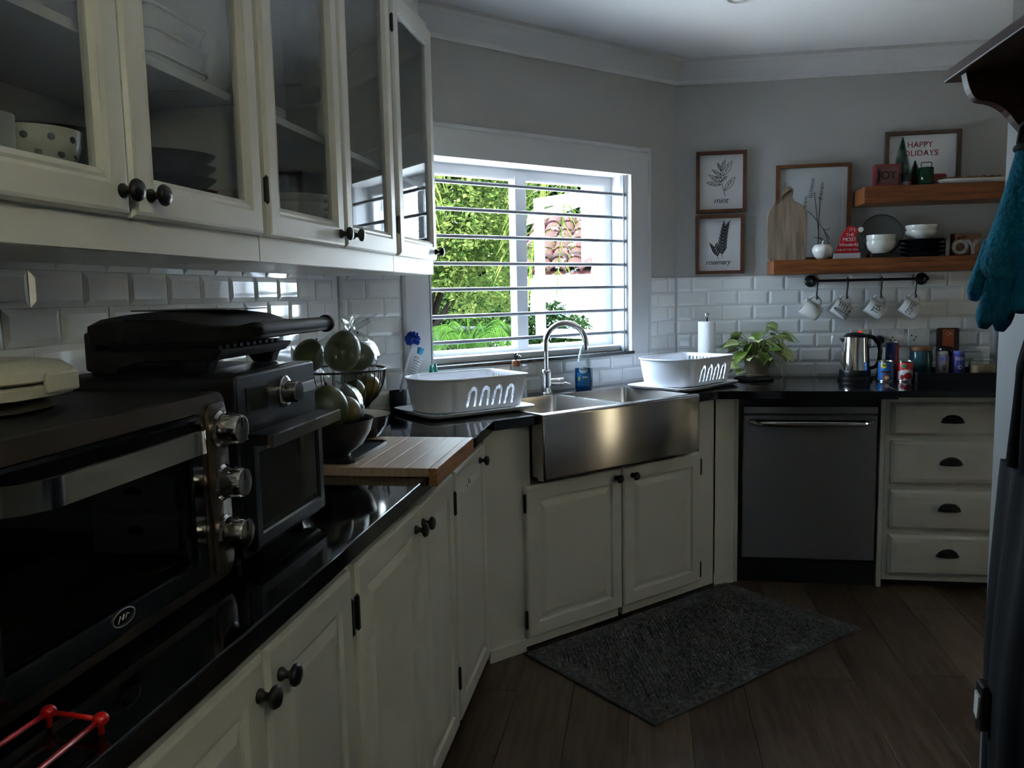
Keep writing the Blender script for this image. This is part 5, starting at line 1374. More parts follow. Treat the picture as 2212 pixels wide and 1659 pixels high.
picture('framed HAPPY HOLIDAYS sign on the upper shelf', 1.671, 2.014, ZB, 2.091, YB - .010, art_hh, .018, .022, .012, mat('weathered_frame_wood', lin(92, 74, 62), .6, var=.6, col2=lin(60, 46, 38)))

# ------------------------------------------------------------------ lower shelf
r = thing('serving_board', 'weathered wooden serving board with a neck handle on the shelf', 'serving board', 'B', (1.21, 3.905, ZA))
bp = [(1.135, ZA), (1.285, ZA)] + bez((1.285, ZA), (1.301, ZA), (1.302, ZA + .02), 4)[1:] + [(1.302, ZA + .205)] + bez((1.302, ZA + .205), (1.301, ZA + .262), (1.245, ZA + .282), 7)[1:] + [(1.233, ZA + .300), (1.236, ZA + .332)] + bez((1.236, ZA + .332), (1.236, ZA + .352), (1.210, ZA + .353), 4)[1:]
bp += [(2 * 1.2095 - p[0], p[1]) for p in bp[::-1]][1:-1]
bp = [p for i, p in enumerate(bp) if i == 0 or hypot(p[0] - bp[i - 1][0], p[1] - bp[i - 1][1]) > .0008]
B().prism(bp, 3.890, 3.912, 'y').o('board', mat('weathered_board', lin(150, 132, 112), .75, var=.8, vscale=5, vstretch=(10, 4, 1.2), col2=lin(96, 80, 66), bump=.3, bscale=60), r, bevel=.003)
B().tube([(1.225, 3.888, ZA + .335), (1.190, 3.884, ZA + .315), (1.160, 3.886, ZA + .280), (1.150, 3.888, ZA + .272)], .004, 8).o('cord', mat('leather_cord', lin(120, 90, 60), .8), r, smooth=True)
AX, AY = 1.370, 3.875
r = thing('ceramic_apple', 'glossy white ceramic apple on the lower shelf', 'ornament', 'B', (AX, AY, ZA))
B().lathe([(.014, .002), (.020, 0), (.034, .012), (.0455, .036), (.0465, .052), (.038, .068), (.022, .073), (.010, .068), (.003, .062)], 32, (AX, AY, ZA)).o('apple_body', PORC, r, smooth=True)
B().tube([(AX, AY, ZA + .062), (AX + .002, AY, ZA + .078), (AX + .006, AY, ZA + .090)], [.0035, .003, .004], 8).o('stalk', PORC, r, smooth=True)
HX2 = 1.478; HY2 = 3.862
r = thing('santa_hat_sign', 'red Santa hat sign with white lettering on a white block', 'sign', 'B', (HX2, HY2, ZA))
B().box(1.417, HY2 - .018, ZA, 1.540, HY2 + .018, ZA + .026).o('block', mat('block_grey', (0.48, 0.48, 0.50), .6), r, bevel=.003)
hat = [(1.424, ZA + .026), (1.536, ZA + .026), (1.528, ZA + .07), (1.517, ZA + .105), (1.528, ZA + .128)] + bez((1.528, ZA + .128), (1.520, ZA + .158), (1.488, ZA + .152), 6)[1:] + bez((1.488, ZA + .152), (1.462, ZA + .140), (1.448, ZA + .085), 6)[1:]
B().prism(hat, HY2 - .006, HY2 + .006, 'y').o('hat', RED, r)
B().lathe([(.004, -.007), (.012, -.006), (.0135, 0), (.012, .006), (.004, .007)], 18, (1.541, HY2, ZA + .136), 'y').o('pompom', PORC, r, smooth=40)
WT = mat('white_lettering', (0.80, 0.80, 0.80), .7)
for body, x, z, s_ in (("IT'S", 1.502, .134, .021), ('THE', 1.492, .112, .021), ('MOST', 1.490, .090, .024), ('Wonderful', 1.486, .066, .021), ('TIME OF THE YEAR', 1.482, .042, .0125)):
    text(body, r, WT, (x, HY2 - .0066, ZA + z), s_, shear=.2 if body == 'Wonderful' else 0, spacing=.95)

NVY = mat('navy_glaze', (0.012, 0.013, 0.018), .2)
GREYPL = mat('grey_plate_glaze', (0.125, 0.125, 0.11), .25)
r = thing('display_plate', 'grey dinner plate with dark rim standing behind the white bowls', 'plate', 'B', (1.655, 3.945, ZA))
M_ = Matrix.Translation((1.655, 3.945, ZA + .112)) @ Matrix.Rotation(radians(78), 4, 'X')
B().lathe([(.003, .004), (.055, .004), (.070, .010), (.094, .016), (.0965, .016), (.094, .012), (.070, .004), (.055, -.002), (.003, -.002)], 40).xf(M_).o('plate_disc', GREYPL, r, smooth=40)
B().tube([(.0958 * cos(2 * pi * k / 48), .0958 * sin(2 * pi * k / 48), .0155) for k in range(48)], .0022, 6, closed=True).xf(M_).o('rim_line', BLACKP, r, smooth=True)
r = thing('plate_stand', 'small dark wooden stand holding the grey plate and bowls', 'stand', 'B', (1.645, 3.885, ZA))
B().box(1.585, 3.835, ZA, 1.715, 3.925, ZA + .022).o('stand_base', mat('dark_stand_wood', (0.02, 0.014, 0.01), .5), r, bevel=.003)
def sbowl(label, x, y, z, R, h, g):
    r = thing('soup_bowl', label, 'bowl', 'B', (x, y, z), g)
    B().lathe([(R * .55, 0), (R * .58, .002), (R * .88, h * .35), (R, h * .75), (R, h), (R * .96, h), (R * .94, h * .75), (R * .8, h * .35), (R * .4, .006), (.003, .006)], 36, (x, y, z)).o('bowl_wall', mat('cream_stoneware', (0.66, 0.66, 0.60), .12), r, smooth=40)
sbowl('lower white bowl of the pair in front of the grey plate', 1.634, 3.868, ZA + .0225, .065, .058, 'white bowls before the plate')
sbowl('upper white bowl of the pair in front of the grey plate', 1.634, 3.868, ZA + .0495, .066, .058, 'white bowls before the plate')
for k in range(4):
    z = ZA + .0205 * k
    o_ = B().lathe([(.060, 0), (.064, .002), (.092, .012), (.105, .019), (.103, .0205), (.088, .015), (.06, .006), (.003, .006)], 40, (0, 0, 0)).o('dinner_plate', NVY, smooth=40)
    o_.location = (1.822, 3.875, z)
    tag(o_, ['bottom', 'second', 'third', 'top'][k] + ' navy dinner plate of the pile under two white bowls', 'plate', 'pile of navy plates')
sbowl('lower white bowl of the pair on the navy plates', 1.813, 3.868, ZA + .0835, .068, .040, 'white bowls on navy plates')
sbowl('upper white bowl of the pair on the navy plates', 1.813, 3.868, ZA + .108, .069, .040, 'white bowls on navy plates')
GL = mat('glitter_letters', (0.48, 0.48, 0.49), .6, var=.8, vscale=200)
for ch, x in (('J', 1.922), ('O', 1.978), ('Y', 2.032)):
    o_ = text(ch, None, GL, (x, 3.850, ZA + .0365), .088, name='decorative_letter', ext=.008, off=.0028, bev=.0006)
    tag(o_, 'glittery grey letter %s standing on the lower shelf' % ch, 'letter', 'letters spelling a word')
r = thing('wooden_sign', 'small pale wooden block sign behind the glittery letters', 'sign', 'B', (2.02, 3.92, ZA))
B().box(1.968, 3.905, ZA, 2.09, 3.935, ZA + .105).o('block', mat('pale_block_wood', lin(160, 120, 92), .6, var=.4, vscale=8), r, bevel=.002)
B().box(1.966, 3.904, ZA, 1.976, 3.936, ZA + .106).o('red_edge', mat('dull_red', lin(110, 40, 36), .6), r)
strokes('script', [bez((1.985, ZA + .082), (1.992, ZA + .104), (1.997, ZA + .080)), bez((1.997, ZA + .080), (2.006, ZA + .098), (2.010, ZA + .082)), bez((2.012, ZA + .082), (2.020, ZA + .100), (2.026, ZA + .081)), [(2.004, ZA + .095), (2.032, ZA + .094)]], INK, r, .0011, 3.9045)

# ------------------------------------------------------------------ upper shelf
r = thing('joy_block', 'dark red wooden block sign reading JOY', 'sign', 'B', (1.650, 3.862, ZB))
B().rects(1.590, ZB, 1.712, ZB + .106, [(0, 0), (0, .034), (.012, .036), (.013, .030)], 3.882).o('block', mat('maroon_paint', lin(112, 42, 44), .6), r)
B().box(1.602, 3.8515, ZB + .012, 1.700, 3.8525, ZB + .094).o('face', mat('dusty_red', lin(112, 76, 72), .7), r)
text('JOY', r, INK, (1.651, 3.8508, ZB + .054), .052, spacing=.9)
def btree(label, x, y, z, h, R, seed):
    r = thing('bottle_brush_tree', label, 'ornament tree', 'B', (x, y, z), 'bottle brush trees')
    B().lathe([(R * .42, 0), (R * .42, .006), (.008, .012)], 20, (x, y, z)).o('foot', mat('foot_wood', lin(110, 70, 44), .6), r, smooth=40)
    B().tube([(x, y, z + .006), (x, y, z + h * .97)], .0022, 6).o('wire_stem', BLACKM, r)
    rr = random.Random(seed); b = B()
    n = int(1700 * h / .23)
    for k in range(n):
        t = (k + .5) / n; a = k * 2.39996; zz_ = z + .022 + (h - .030) * t; q = R * (1 - t) ** .9 * rr.uniform(.85, 1.08) + .003
        d = Vector((cos(a), sin(a), .28)); s_ = .0017
        p0 = Vector((x, y, zz_)); p1 = p0 + d * q; up_ = Vector((0, 0, s_))
        side = Vector((-sin(a), cos(a), 0)) * s_
        b.add([p0 - side, p0 + side, p1 + up_, p0 + up_ * 2], [(0, 1, 2), (1, 3, 2), (3, 0, 2)])
    b.o('bristles', mat('frosted_green', lin(40, 78, 56), .8, var=.8, vscale=30, col2=lin(150, 168, 156)), r, kind='stuff')
btree('green bottle brush tree standing beside the JOY block', 1.722, 3.880, ZB, .236, .052, 1)
btree('smaller frosted bottle brush tree behind the green lantern', 1.790, 3.915, ZB, .130, .034, 2)
r = thing('green_lantern', 'small green glass lantern with a red wire handle', 'lantern', 'B', (1.819, 3.845, ZB))
B().lathe([(.030, 0), (.034, .006), (.033, .012), (.030, .018), (.0325, .028), (.0325, .078), (.030, .082), (.028, .082), (.0295, .03), (.003, .014)], 28, (1.819, 3.845, ZB)).o('glass_body', mat('dark_green_glass', (0.004, 0.045, 0.018), .06), r, smooth=40)
B().tube([(1.797, 3.845, ZB + .080), (1.795, 3.845, ZB + .103), (1.800, 3.845, ZB + .106), (1.838, 3.845, ZB + .106), (1.843, 3.845, ZB + .103), (1.841, 3.845, ZB + .080)], .0022, 6).o('handle', mat('red_wire', lin(120, 40, 40), .5), r)
r = thing('toy_truck', 'red toy pickup truck behind the green lantern', 'toy truck', 'B', (1.850, 3.925, ZB))
TRK = mat('truck_red', lin(150, 34, 38), .3)
B().prism([(1.770, ZB + .018), (1.930, ZB + .018), (1.930, ZB + .052), (1.922, ZB + .060), (1.870, ZB + .060), (1.866, ZB + .078), (1.850, ZB + .086), (1.815, ZB + .086), (1.804, ZB + .060), (1.775, ZB + .054)], 3.902, 3.952, 'y').o('cab_and_bed', TRK, r, bevel=.005, seg=3)
for x in (1.797, 1.903):
    for y in (3.900, 3.954): B().lathe([(.004, -.007), (.017, -.007), (.018, 0), (.017, .007), (.004, .007)], 18, (x, y, ZB + .018), 'y').o('wheel', BLACKP, r, smooth=40)
r = thing('white_platter', 'long white platter of wooden beads on the upper shelf', 'platter', 'B', (2.0, 3.845, ZB))
def pl_(i, z): return [(p[0], p[1], ZB + z) for p in rrect(1.866 + i, 3.800 + i, 2.16 - i, 3.895 - i, .03, 5)]
B().loft([pl_(.012, 0), pl_(.004, .006), pl_(0, .020), pl_(.003, .022), pl_(.010, .010)]).o('platter_body', PORC, r, smooth=40)
rr = random.Random(9)
BEAD = mat('bead_wood', lin(150, 116, 80), .6, rand=.6, var=.3, col2=lin(104, 70, 44))
r = thing('bead_garland', 'string of brown wooden beads lying in the long white platter', 'garland', 'B', (2.0, 3.848, ZB + .010))
cord = []
for k in range(16):
    q = (1.890 + .0165 * k, 3.848 + .012 * sin(k * 1.7) , ZB + .0235); cord.append(q)
    B().ball(q, (.0105 + .002 * (k % 3), .0115, .0130 + .003 * (k % 2)), 12, 7).o('bead', BEAD, r, smooth=True)
B().tube(cord, .0012, 5).o('string', mat('jute', lin(140, 116, 84), .9), r)

# ------------------------------------------------------------------ mug rail
RZ, RY = 1.388, 3.925
r = thing('mug_rail', 'black iron rail with hooks under the lower shelf', 'rail', 'B', (1.60, RY, RZ))
B().tube([(1.330, RY, RZ), (1.872, RY, RZ)], .0065, 12).o('bar', BLACKM, r, smooth=60)
for x in (1.342, 1.860):
    B().lathe([(.028, 0), (.030, .003), (.026, .008), (.012, .012), (.009, .02), (.009, YB - .0085 - RY + .002)], 24, (x, YB - .0085, RZ), 'y').o('flange', BLACKM, r, smooth=40)
    B().ball((x, RY, RZ), .0125, 16, 10).o('joint', BLACKM, r, smooth=True)
HK = (1.360, 1.500, 1.657, 1.814)
for x in HK:
    path = [(x + .002, RY + .008, RZ + .004), (x + .002, RY, RZ + .011), (x + .002, RY - .010, RZ + .004), (x, RY - .010, RZ - .03), (x - .003, RY - .010, RZ - .070)]
    path += [(x - .003, RY - .010 - .010 * sin(t), RZ - .070 - .010 * (1 - cos(t)) ) for t in (pi * .33, pi * .66, pi)] + [(x - .003, RY - .022, RZ - .080)]
    B().tube(path, .0036, 8).o('hook', BLACKM, r, smooth=True)
MUGP = [(.030, 0), (.034, .002), (.0385, .012), (.0400, .040), (.0400, .092), (.0390, .0935), (.0375, .092), (.0372, .040), (.034, .010), (.003, .008)]
MUGM = mat('white_mug_glaze', (0.72, 0.71, 0.68), .12, coat=.3)
def mug(label, hx, deco, th=-58):
    r = bpy.data.objects.new('mug', None); COL.objects.link(r); r.empty_display_size = .05; BASE[r.name] = Vector((0, 0, 0))
    tag(r, label, 'mug', 'mugs hanging from the rail')
    R_ = Matrix.Rotation(radians(th), 4, 'Y')
    hp = R_ @ Vector((.066, 0, .058))                # top of the handle hangs on the hook
    r.location = Vector((hx - .003, RY - .010, RZ - .0785)) - hp; r.rotation_euler = R_.to_euler()
    B().lathe(MUGP, 36).o('cup_wall', MUGM, r, smooth=40)
    B().tube([(.037, 0, .076), (.052, 0, .080), (.064, 0, .070), (.068, 0, .052), (.062, 0, .034), (.050, 0, .024), (.036, 0, .024)], [.006, .0055, .005, .005, .005, .0055, .006], 10).o('handle', MUGM, r, smooth=True)
    deco(r)
def wtext(r, body, size, z=.048, sx=.70, sy=1.35, name='lettering', rot=0.0):
    vs, fs = text_mesh(body, size); b = B(); wrap(b, vs, fs, .0406, 0, z, (0, 0), sx, sy); b.o(name, INK, r)
def d_none(r): pass
def d_print(r):
    rr = random.Random(3); b = B()
    def w2(pts, rad):
        b.tube([(.0406 * cos(p[0] / .04 - pi / 2), .0406 * sin(p[0] / .04 - pi / 2), p[1]) for p in pts], rad, 5)
    for k in range(9):
        z = .012 + .008 * k
        for s_ in (-1, 1): w2([(-.012, z + .010), (-.012 + s_ * .003 * (3 + (8 - k) * .55), z)], .0011)
    w2([(-.012, .010), (-.012, .088)], .001)
    for row in range(4):
        x = .004
        for k in range(4):
            w2([(x, .030 + .013 * row), (x + .002, .038 + .013 * row), (x + .005, .030 + .013 * row), (x + .006, .036 + .013 * row)], .0008); x += .0065
    for k in range(12):
        x = rr.uniform(-.03, .03); w2([(x, .010), (x + rr.uniform(-.004, .004), .018)], .0010)
    b.o('printed_drawing', INK, r)
mug('plain white mug on the leftmost hook', HK[0], d_none)
mug('white mug with a black printed tree drawing', HK[1], d_print)
mug('white mug reading TEA', HK[2], lambda r: wtext(r, 'TEA', .036))
mug('white mug reading COFFEE', HK[3], lambda r: wtext(r, 'COFFEE', .030))
# ------------------------------------------------------------------ coat rack on the partition (frame: world)
r = thing('coat_rack_shelf', 'dark wooden wall shelf with curved brackets on the right', 'shelf', 'B', (XP - .09, .90, 1.62))
x0_, x1_ = 1.068, XP - .0005
B().box(x0_, .30, 1.722, x1_, 1.332, 1.742).o('top_board', DARKW, r, bevel=.003)
B().box(XP - .020, .36, 1.600, x1_, 1.290, 1.7215).o('back_board', DARKW, r, bevel=.002)
for y in (.44, 1.262):
    pf = [(x1_ - .020, 1.7215), (1.078, 1.7215)] + bez((1.078, 1.7215), (1.086, 1.676), (1.104, 1.672), 6)[1:] + bez((1.104, 1.672), (1.140, 1.668), (1.160, 1.635), 6)[1:] + bez((1.160, 1.635), (1.190, 1.600), (x1_ - .020, 1.560), 6)[1:]
    B().prism(pf, y - .012, y + .012, 'y').o('bracket', DARKW, r, bevel=.001)
hooks = []
for y in (1.145, .94, .72):
    path = [(XP - .020, y, 1.640), (XP - .050, y, 1.636), (XP - .078, y, 1.620), (XP - .092, y, 1.602), (XP - .100, y, 1.604), (XP - .106, y, 1.622)]
    B().tube(path, [.006, .0055, .005, .005, .005, .006], 10).o('hook', BLACKM, r, smooth=True)

# teal oven gloves, each with a black hanging loop
TEALG = mat('teal_quilted_cotton', lin(0, 134, 170), .9, var=.6, vscale=14, col2=lin(0, 96, 130), bump=1.0, bscale=140)
def glove(label, cx, cy, ztop, yaw, lean, seed):
    """hanging glove: cuff at the top, five fat fingers pointing down"""
    r = thing('oven_glove', label, 'oven glove', 'B', (cx, cy, ztop - .30), 'teal oven gloves', spin=yaw)
    rr = random.Random(seed)
    H = .30
    def P(x, z, y=0): return (x + lean * (H - z), y, z)
    b = B()
    # palm and cuff
    loops = []
    for z, w_, t_ in ((.298, .029, .024), (.290, .030, .026), (.240, .032, .027), (.190, .036, .027), (.150, .042, .027), (.120, .045, .026), (.098, .042, .022), (.085, .032, .016)):
        loops.append([(w_ * math.copysign(abs(cos(a)) ** .8, cos(a)) + lean * (H - z), t_ * math.copysign(abs(sin(a)) ** .8, sin(a)), z) for a in [2 * pi * k / 28 for k in range(28)]])
    b.loft(loops)
    b.o('palm', TEALG, r, smooth=True)
    fingers = [(-.032, .150, -.044, .052, .0160), (-.010, .112, -.014, .004, .0165), (.013, .112, .016, .000, .0160), (.033, .118, .040, .030, .0150)]
    for x, z, xe, ze, rad in fingers:
        pts = [P(x + (xe - x) * t, z + (ze - z) * t) for t in [i / 8 for i in range(9)]]
        B().tube(pts, [rad * 1.05] * 3 + [rad * (1 + .05 * (k % 2)) for k in range(4)] + [rad * .9, rad * .45], 14).o('finger', TEALG, r, smooth=True)
    pts = [P(.032, .200), P(.048, .180), P(.060, .155), P(.066, .125), P(.066, .112)]
    B().tube(pts, [.016, .0165, .016, .0135, .006], 14).o('thumb', TEALG, r, smooth=True)
    # binding and loop
    B().tube([(.031 * cos(2 * pi * k / 30) + lean * .004, .0265 * sin(2 * pi * k / 30), .296) for k in range(30)], .0060, 8, closed=True).o('binding', mat('black_binding', (0.008, 0.008, 0.009), .8), r, smooth=True)
    B().tube([P(-.006, .296), P(-.030, .308), P(-.032, .330), P(-.010, .350), P(.016, .350), P(.030, .330), P(.024, .306), P(.004, .297)], .0085, 8).o('hanging_loop', MATS['black_binding'], r, smooth=True)
    return r
glove('teal oven glove hanging from the coat rack, nearest the mugs', 1.153, 1.140, 1.578, radians(-52), -.22, 1)
glove('teal oven glove hanging from the coat rack, closer to the right edge', 1.158, 1.010, 1.560, radians(-62), -.06, 2)

# black apron and a dark bag hanging below
def drape(name, label, cat, yc, wd, z0, z1, xw, mt, seed, sway=.0, part='cloth', top=.30):
    rr = random.Random(seed); r = thing(name, label, cat, 'B', (XP - xw, yc, z0))
    nu, nv = 36, 24; ph = [rr.uniform(0, 6.28) for _ in range(4)]
    fr = []; bk = []
    for j in range(nv + 1):
        t = j / nv; z = z1 + (z0 - z1) * t
        w_ = wd * (top + (1 - top) * min(1, t * 2.2) ** .6) * (1 - .06 * t + .04 * sin(6 * t + ph[3]))
        f = []; k_ = []
        for i in range(nu + 1):
            u = i / nu * 2 - 1
            y = yc + u * w_ + sway * t
            dpth = (.020 + .026 * min(1, t * 2)) * (1 - abs(u) ** 3) + .010 * sin(u * 9 + ph[0] + t) * min(1, t * 2.5) + .006 * sin(u * 17 + ph[1])
            f.append((XP - xw - max(.004, dpth), y, z)); k_.append((XP - xw + .018, y, z))
        fr.append(f); bk.append(k_)
    loops = [fr[j] + bk[j][::-1] for j in range(nv + 1)]
    B().loft(loops).o(part, mt, r, smooth=60)
    B().tube([(XP - xw - .01, yc - .03, z1 - .01), (XP - .098, yc - .004, 1.606), (XP - .098, yc + .004, 1.606), (XP - xw - .01, yc + .03, z1 - .01)], .004, 8).o('strap', mt, r)
    return r
APR = mat('black_apron_cotton', (0.004, 0.004, 0.0045), .95, bump=.3, bscale=200, spec=.2)
BAGM = mat('black_brown_leather', (0.0045, 0.0038, 0.0035), .8, spec=.2)
drape('kitchen_apron', 'short black apron hanging from the coat rack, sloping at the top', 'apron', 1.130, .150, 1.035, 1.36, .040, APR, 1, .02)
drape('shopping_bag', 'large black bag hanging below the apron, almost to the floor', 'bag', 1.150, .255, .20, 1.018, .032, BAGM, 5, .0, 'bag_body', .93)
drape('grey_tote', 'dark grey cloth bag at the right edge by the gloves', 'bag', .780, .20, .90, 1.36, .030, mat('charcoal_canvas', (0.035, 0.037, 0.042), .9, bump=.4, bscale=260), 9, 0, 'bag_body')
r = thing('dustpan', 'black and white dustpan hooked low on the hanging bag', 'dustpan', 'B', (1.165, 1.29, .50))
B().prism([(1.272, .600), (1.306, .606), (1.312, .545), (1.302, .500), (1.276, .512)], 1.158, 1.178, 'x').o('pan', BLACKP, r, bevel=.004)
B().prism([(1.282, .578), (1.300, .584), (1.302, .540), (1.286, .530)], 1.154, 1.1578, 'x').o('white_patch', PORC, r)
# ------------------------------------------------------------------ the garden outside
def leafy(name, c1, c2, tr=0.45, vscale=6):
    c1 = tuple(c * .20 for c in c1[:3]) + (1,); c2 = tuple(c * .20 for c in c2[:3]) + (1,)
    if name in MATS: return MATS[name]
    M = bpy.data.materials.new(name); M.use_nodes = True; MATS[name] = M; nt = M.node_tree; N = nt.nodes; L = nt.links
    for q in list(N): N.remove(q)
    o = N.new('ShaderNodeOutputMaterial'); d = N.new('ShaderNodeBsdfDiffuse'); t = N.new('ShaderNodeBsdfTranslucent'); x = N.new('ShaderNodeMixShader'); x.inputs[0].default_value = tr
    tc = N.new('ShaderNodeTexCoord'); nz = N.new('ShaderNodeTexNoise'); nz.inputs['Scale'].default_value = vscale; nz.inputs['Detail'].default_value = 5
    r = N.new('ShaderNodeMapRange'); r.inputs[1].default_value = .35; r.inputs[2].default_value = .65
    m = N.new('ShaderNodeMix'); m.data_type = 'RGBA'; m.inputs['A'].default_value = c1; m.inputs['B'].default_value = c2
    L.new(tc.outputs['Object'], nz.inputs['Vector']); L.new(nz.outputs[0], r.inputs[0]); L.new(r.outputs[0], m.inputs['Factor'])
    L.new(m.outputs['Result'], d.inputs[0]); L.new(m.outputs['Result'], t.inputs[0]); L.new(d.outputs[0], x.inputs[1]); L.new(t.outputs[0], x.inputs[2]); L.new(x.outputs[0], o.inputs[0])
    return M
BARK = mat('bark', (0.007, 0.006, 0.005), .95, var=.6, vscale=10, bump=.4, bscale=30, spec=0.0)
GZ = -0.35
GRD = mat('pale_paving', (0.46, 0.47, 0.47), .85, var=.4, vscale=1.5, col2=(0.32, 0.33, 0.30))
b = B().box(-30, 3.9, GZ - .3, 30, 40, GZ).box(-30, -40, GZ - .3, -1.2, 3.9, GZ).box(4.8, -40, GZ - .3, 30, 3.9, GZ).box(-1.2, -40, GZ - .3, 4.8, -1.7, GZ)
tag(b.o('ground', GRD), kind='structure')

def tree(name, label, x, y, lobes, n, size, mt, seed, trunk_r=.07, group='garden trees and shrubs', droop=.2, cat='tree'):
    rr = random.Random(seed); r = thing(name, label, cat, 'B', (x, y, GZ), group)
    vs = []; fs = []
    tot = sum(l[3] * l[4] * l[5] for l in lobes)
    for cx, cy, cz, a, b_, c in lobes:
        k = int(n * a * b_ * c / tot)
        for _ in range(k):
            while True:
                d = Vector((rr.gauss(0, 1), rr.gauss(0, 1), rr.gauss(0, 1)))
                if d.length > .01: break
            d.normalize(); q = rr.random() ** .28
            lump = 1 + .16 * sin(5 * d.x + 3 * cx + seed) * sin(6 * d.z + seed) + .10 * sin(9 * d.y + d.x * 7)
            p = Vector((cx + a * d.x * q * lump, cy + b_ * d.y * q * lump, cz + c * d.z * q * lump))
            if p.z < GZ + .05: continue
            s = size * rr.uniform(.6, 1.25)
            u = Vector((rr.gauss(0, 1), rr.gauss(0, 1), rr.gauss(0, .6))) + d * .6; u.normalize()
            v = u.cross(Vector((rr.gauss(0, 1), rr.gauss(0, 1), rr.gauss(0, 1))) + Vector((0, 0, .8))); v.normalize()
            w_ = u.cross(v); i = len(vs); tip = p + u * s - Vector((0, 0, droop * s))
            vs += [p - u * s * .4, p + v * s * .34 + w_ * s * .10, tip, p - v * s * .34 + w_ * s * .10]
            fs += [(i, i + 1, i + 2), (i, i + 2, i + 3)]
    B().add(vs, fs).o('crown', mt, r, flip=False)
    b = B(); top = min(l[2] for l in lobes)
    b.tube([(x, y, GZ - .02), (x + .03, y, GZ + .6 * (top - GZ)), (x, y, top + .3)], [trunk_r, trunk_r * .8, trunk_r * .5], 10)
    for cx, cy, cz, a, b_, c in lobes: b.tube([(x, y, top * .6), ((x + cx) / 2, (y + cy) / 2, (top * .6 + cz) / 2 + .1), (cx, cy, cz)], [trunk_r * .5, trunk_r * .35, trunk_r * .15], 7)
    b.o('trunk', BARK, r, smooth=True)
    return r
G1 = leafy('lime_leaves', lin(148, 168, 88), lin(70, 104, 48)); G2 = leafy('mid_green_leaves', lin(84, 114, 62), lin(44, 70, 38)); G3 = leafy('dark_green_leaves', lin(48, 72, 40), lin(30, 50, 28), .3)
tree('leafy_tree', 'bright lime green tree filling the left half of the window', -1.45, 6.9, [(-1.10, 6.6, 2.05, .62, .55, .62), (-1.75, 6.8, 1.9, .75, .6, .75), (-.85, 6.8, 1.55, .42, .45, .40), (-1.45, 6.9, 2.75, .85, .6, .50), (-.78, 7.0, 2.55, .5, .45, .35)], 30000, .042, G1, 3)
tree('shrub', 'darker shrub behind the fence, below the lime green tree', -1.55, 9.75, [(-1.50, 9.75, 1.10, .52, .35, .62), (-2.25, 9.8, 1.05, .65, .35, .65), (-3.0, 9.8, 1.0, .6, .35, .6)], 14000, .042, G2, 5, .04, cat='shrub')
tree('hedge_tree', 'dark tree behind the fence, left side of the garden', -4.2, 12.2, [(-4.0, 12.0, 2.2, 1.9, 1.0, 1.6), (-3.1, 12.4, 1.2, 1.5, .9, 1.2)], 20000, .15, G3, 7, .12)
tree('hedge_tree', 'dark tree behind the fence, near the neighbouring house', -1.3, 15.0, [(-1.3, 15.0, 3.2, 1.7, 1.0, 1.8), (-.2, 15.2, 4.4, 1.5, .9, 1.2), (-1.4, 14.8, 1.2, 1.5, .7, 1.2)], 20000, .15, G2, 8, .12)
tree('tall_tree', 'tall tree far behind the neighbouring roof', 1.0, 15.5, [(1.0, 15.5, 4.6, 2.2, 1.2, 1.8)], 6000, .16, G2, 9, .14)
tree('fence_shrub', 'dense dark shrub growing along the chain-link fence', -2.6, 9.7, [(-2.4, 9.55, .30, 1.2, .3, .75), (-3.9, 9.6, .4, 1.0, .3, .95), (-1.5, 9.5, .25, .5, .25, .65)], 16000, .055, G3, 15, .03, cat='shrub')
tree('reflection_hedge', 'tall unseen hedge added to darken the reflection in the open sash', -5.6, 4.4, [(-5.6, 3.9, 1.2, .8, 1.0, 1.5), (-5.8, 5.2, 1.2, .8, 1.0, 1.5)], 7000, .12, G3, 21, .06, cat='hedge')  # out-of-view hedge added to dim the sky mirrored in the sash
tree('low_hedge', 'low clipped shrub in front of the neighbouring house', -.42, 8.05, [(-.42, 8.05, .92, .40, .25, .30)], 3500, .045, G2, 12, .03, cat='shrub')

def frond(b, p0, az, L, rise, drop, n_leaf, lw, ll, rr):
    """one pinnate frond: curved rib with hanging leaflets"""
    d = Vector((cos(az), sin(az), 0)); rib = []
    for i in range(13):
        t = i / 12; rib.append(Vector(p0) + d * (L * t * (1 - .18 * t)) + Vector((0, 0, rise * sin(t * 1.9) - drop * t * t)))
    b.tube([tuple(q) for q in rib], [.012 * (1 - t / 13) + .002 for t in range(13)], 5)
    side = Vector((-d.y, d.x, 0))
    for k in range(n_leaf):
        t = .10 + .88 * k / n_leaf; i = min(11, int(t * 12)); q = rib[i].lerp(rib[i + 1], t * 12 - i)
        for s in (-1, 1):
            l = ll * (.55 + .6 * sin(pi * t)) * rr.uniform(.85, 1.1)
            e = q + side * s * l * .55 + d * l * .35 + Vector((0, 0, -l * rr.uniform(.45, .75)))
            m_ = q.lerp(e, .5) + Vector((0, 0, l * .08)); wv = d * lw
            b.add([q - wv, q + wv, m_ + wv * .9, e, m_ - wv * .9], [(0, 1, 2, 4), (4, 2, 3)])
def palm(name, label, x, y, z, nf, L, rise, drop, mt, seed, trunk=.06, lw=.008, ll=.32, az=None):
    rr = random.Random(seed); r = thing(name, label, 'palm', 'B', (x, y, GZ), 'garden palms')
    B().tube([(x, y, GZ - .02), (x + .02, y, (z + GZ) / 2), (x, y, z)], [trunk * 1.2, trunk, trunk * .8], 10).o('trunk', BARK, r, smooth=True)
    for k in range(nf):
        b = B(); a = (az[k] if az else 2 * pi * k / nf + rr.uniform(-.2, .2))
        frond(b, (x, y, z), a, L * rr.uniform(.85, 1.1), rise * rr.uniform(.7, 1.2), drop * rr.uniform(.85, 1.15), 34, lw, ll, rr)
        b.o('frond', mt, r, flip=False)
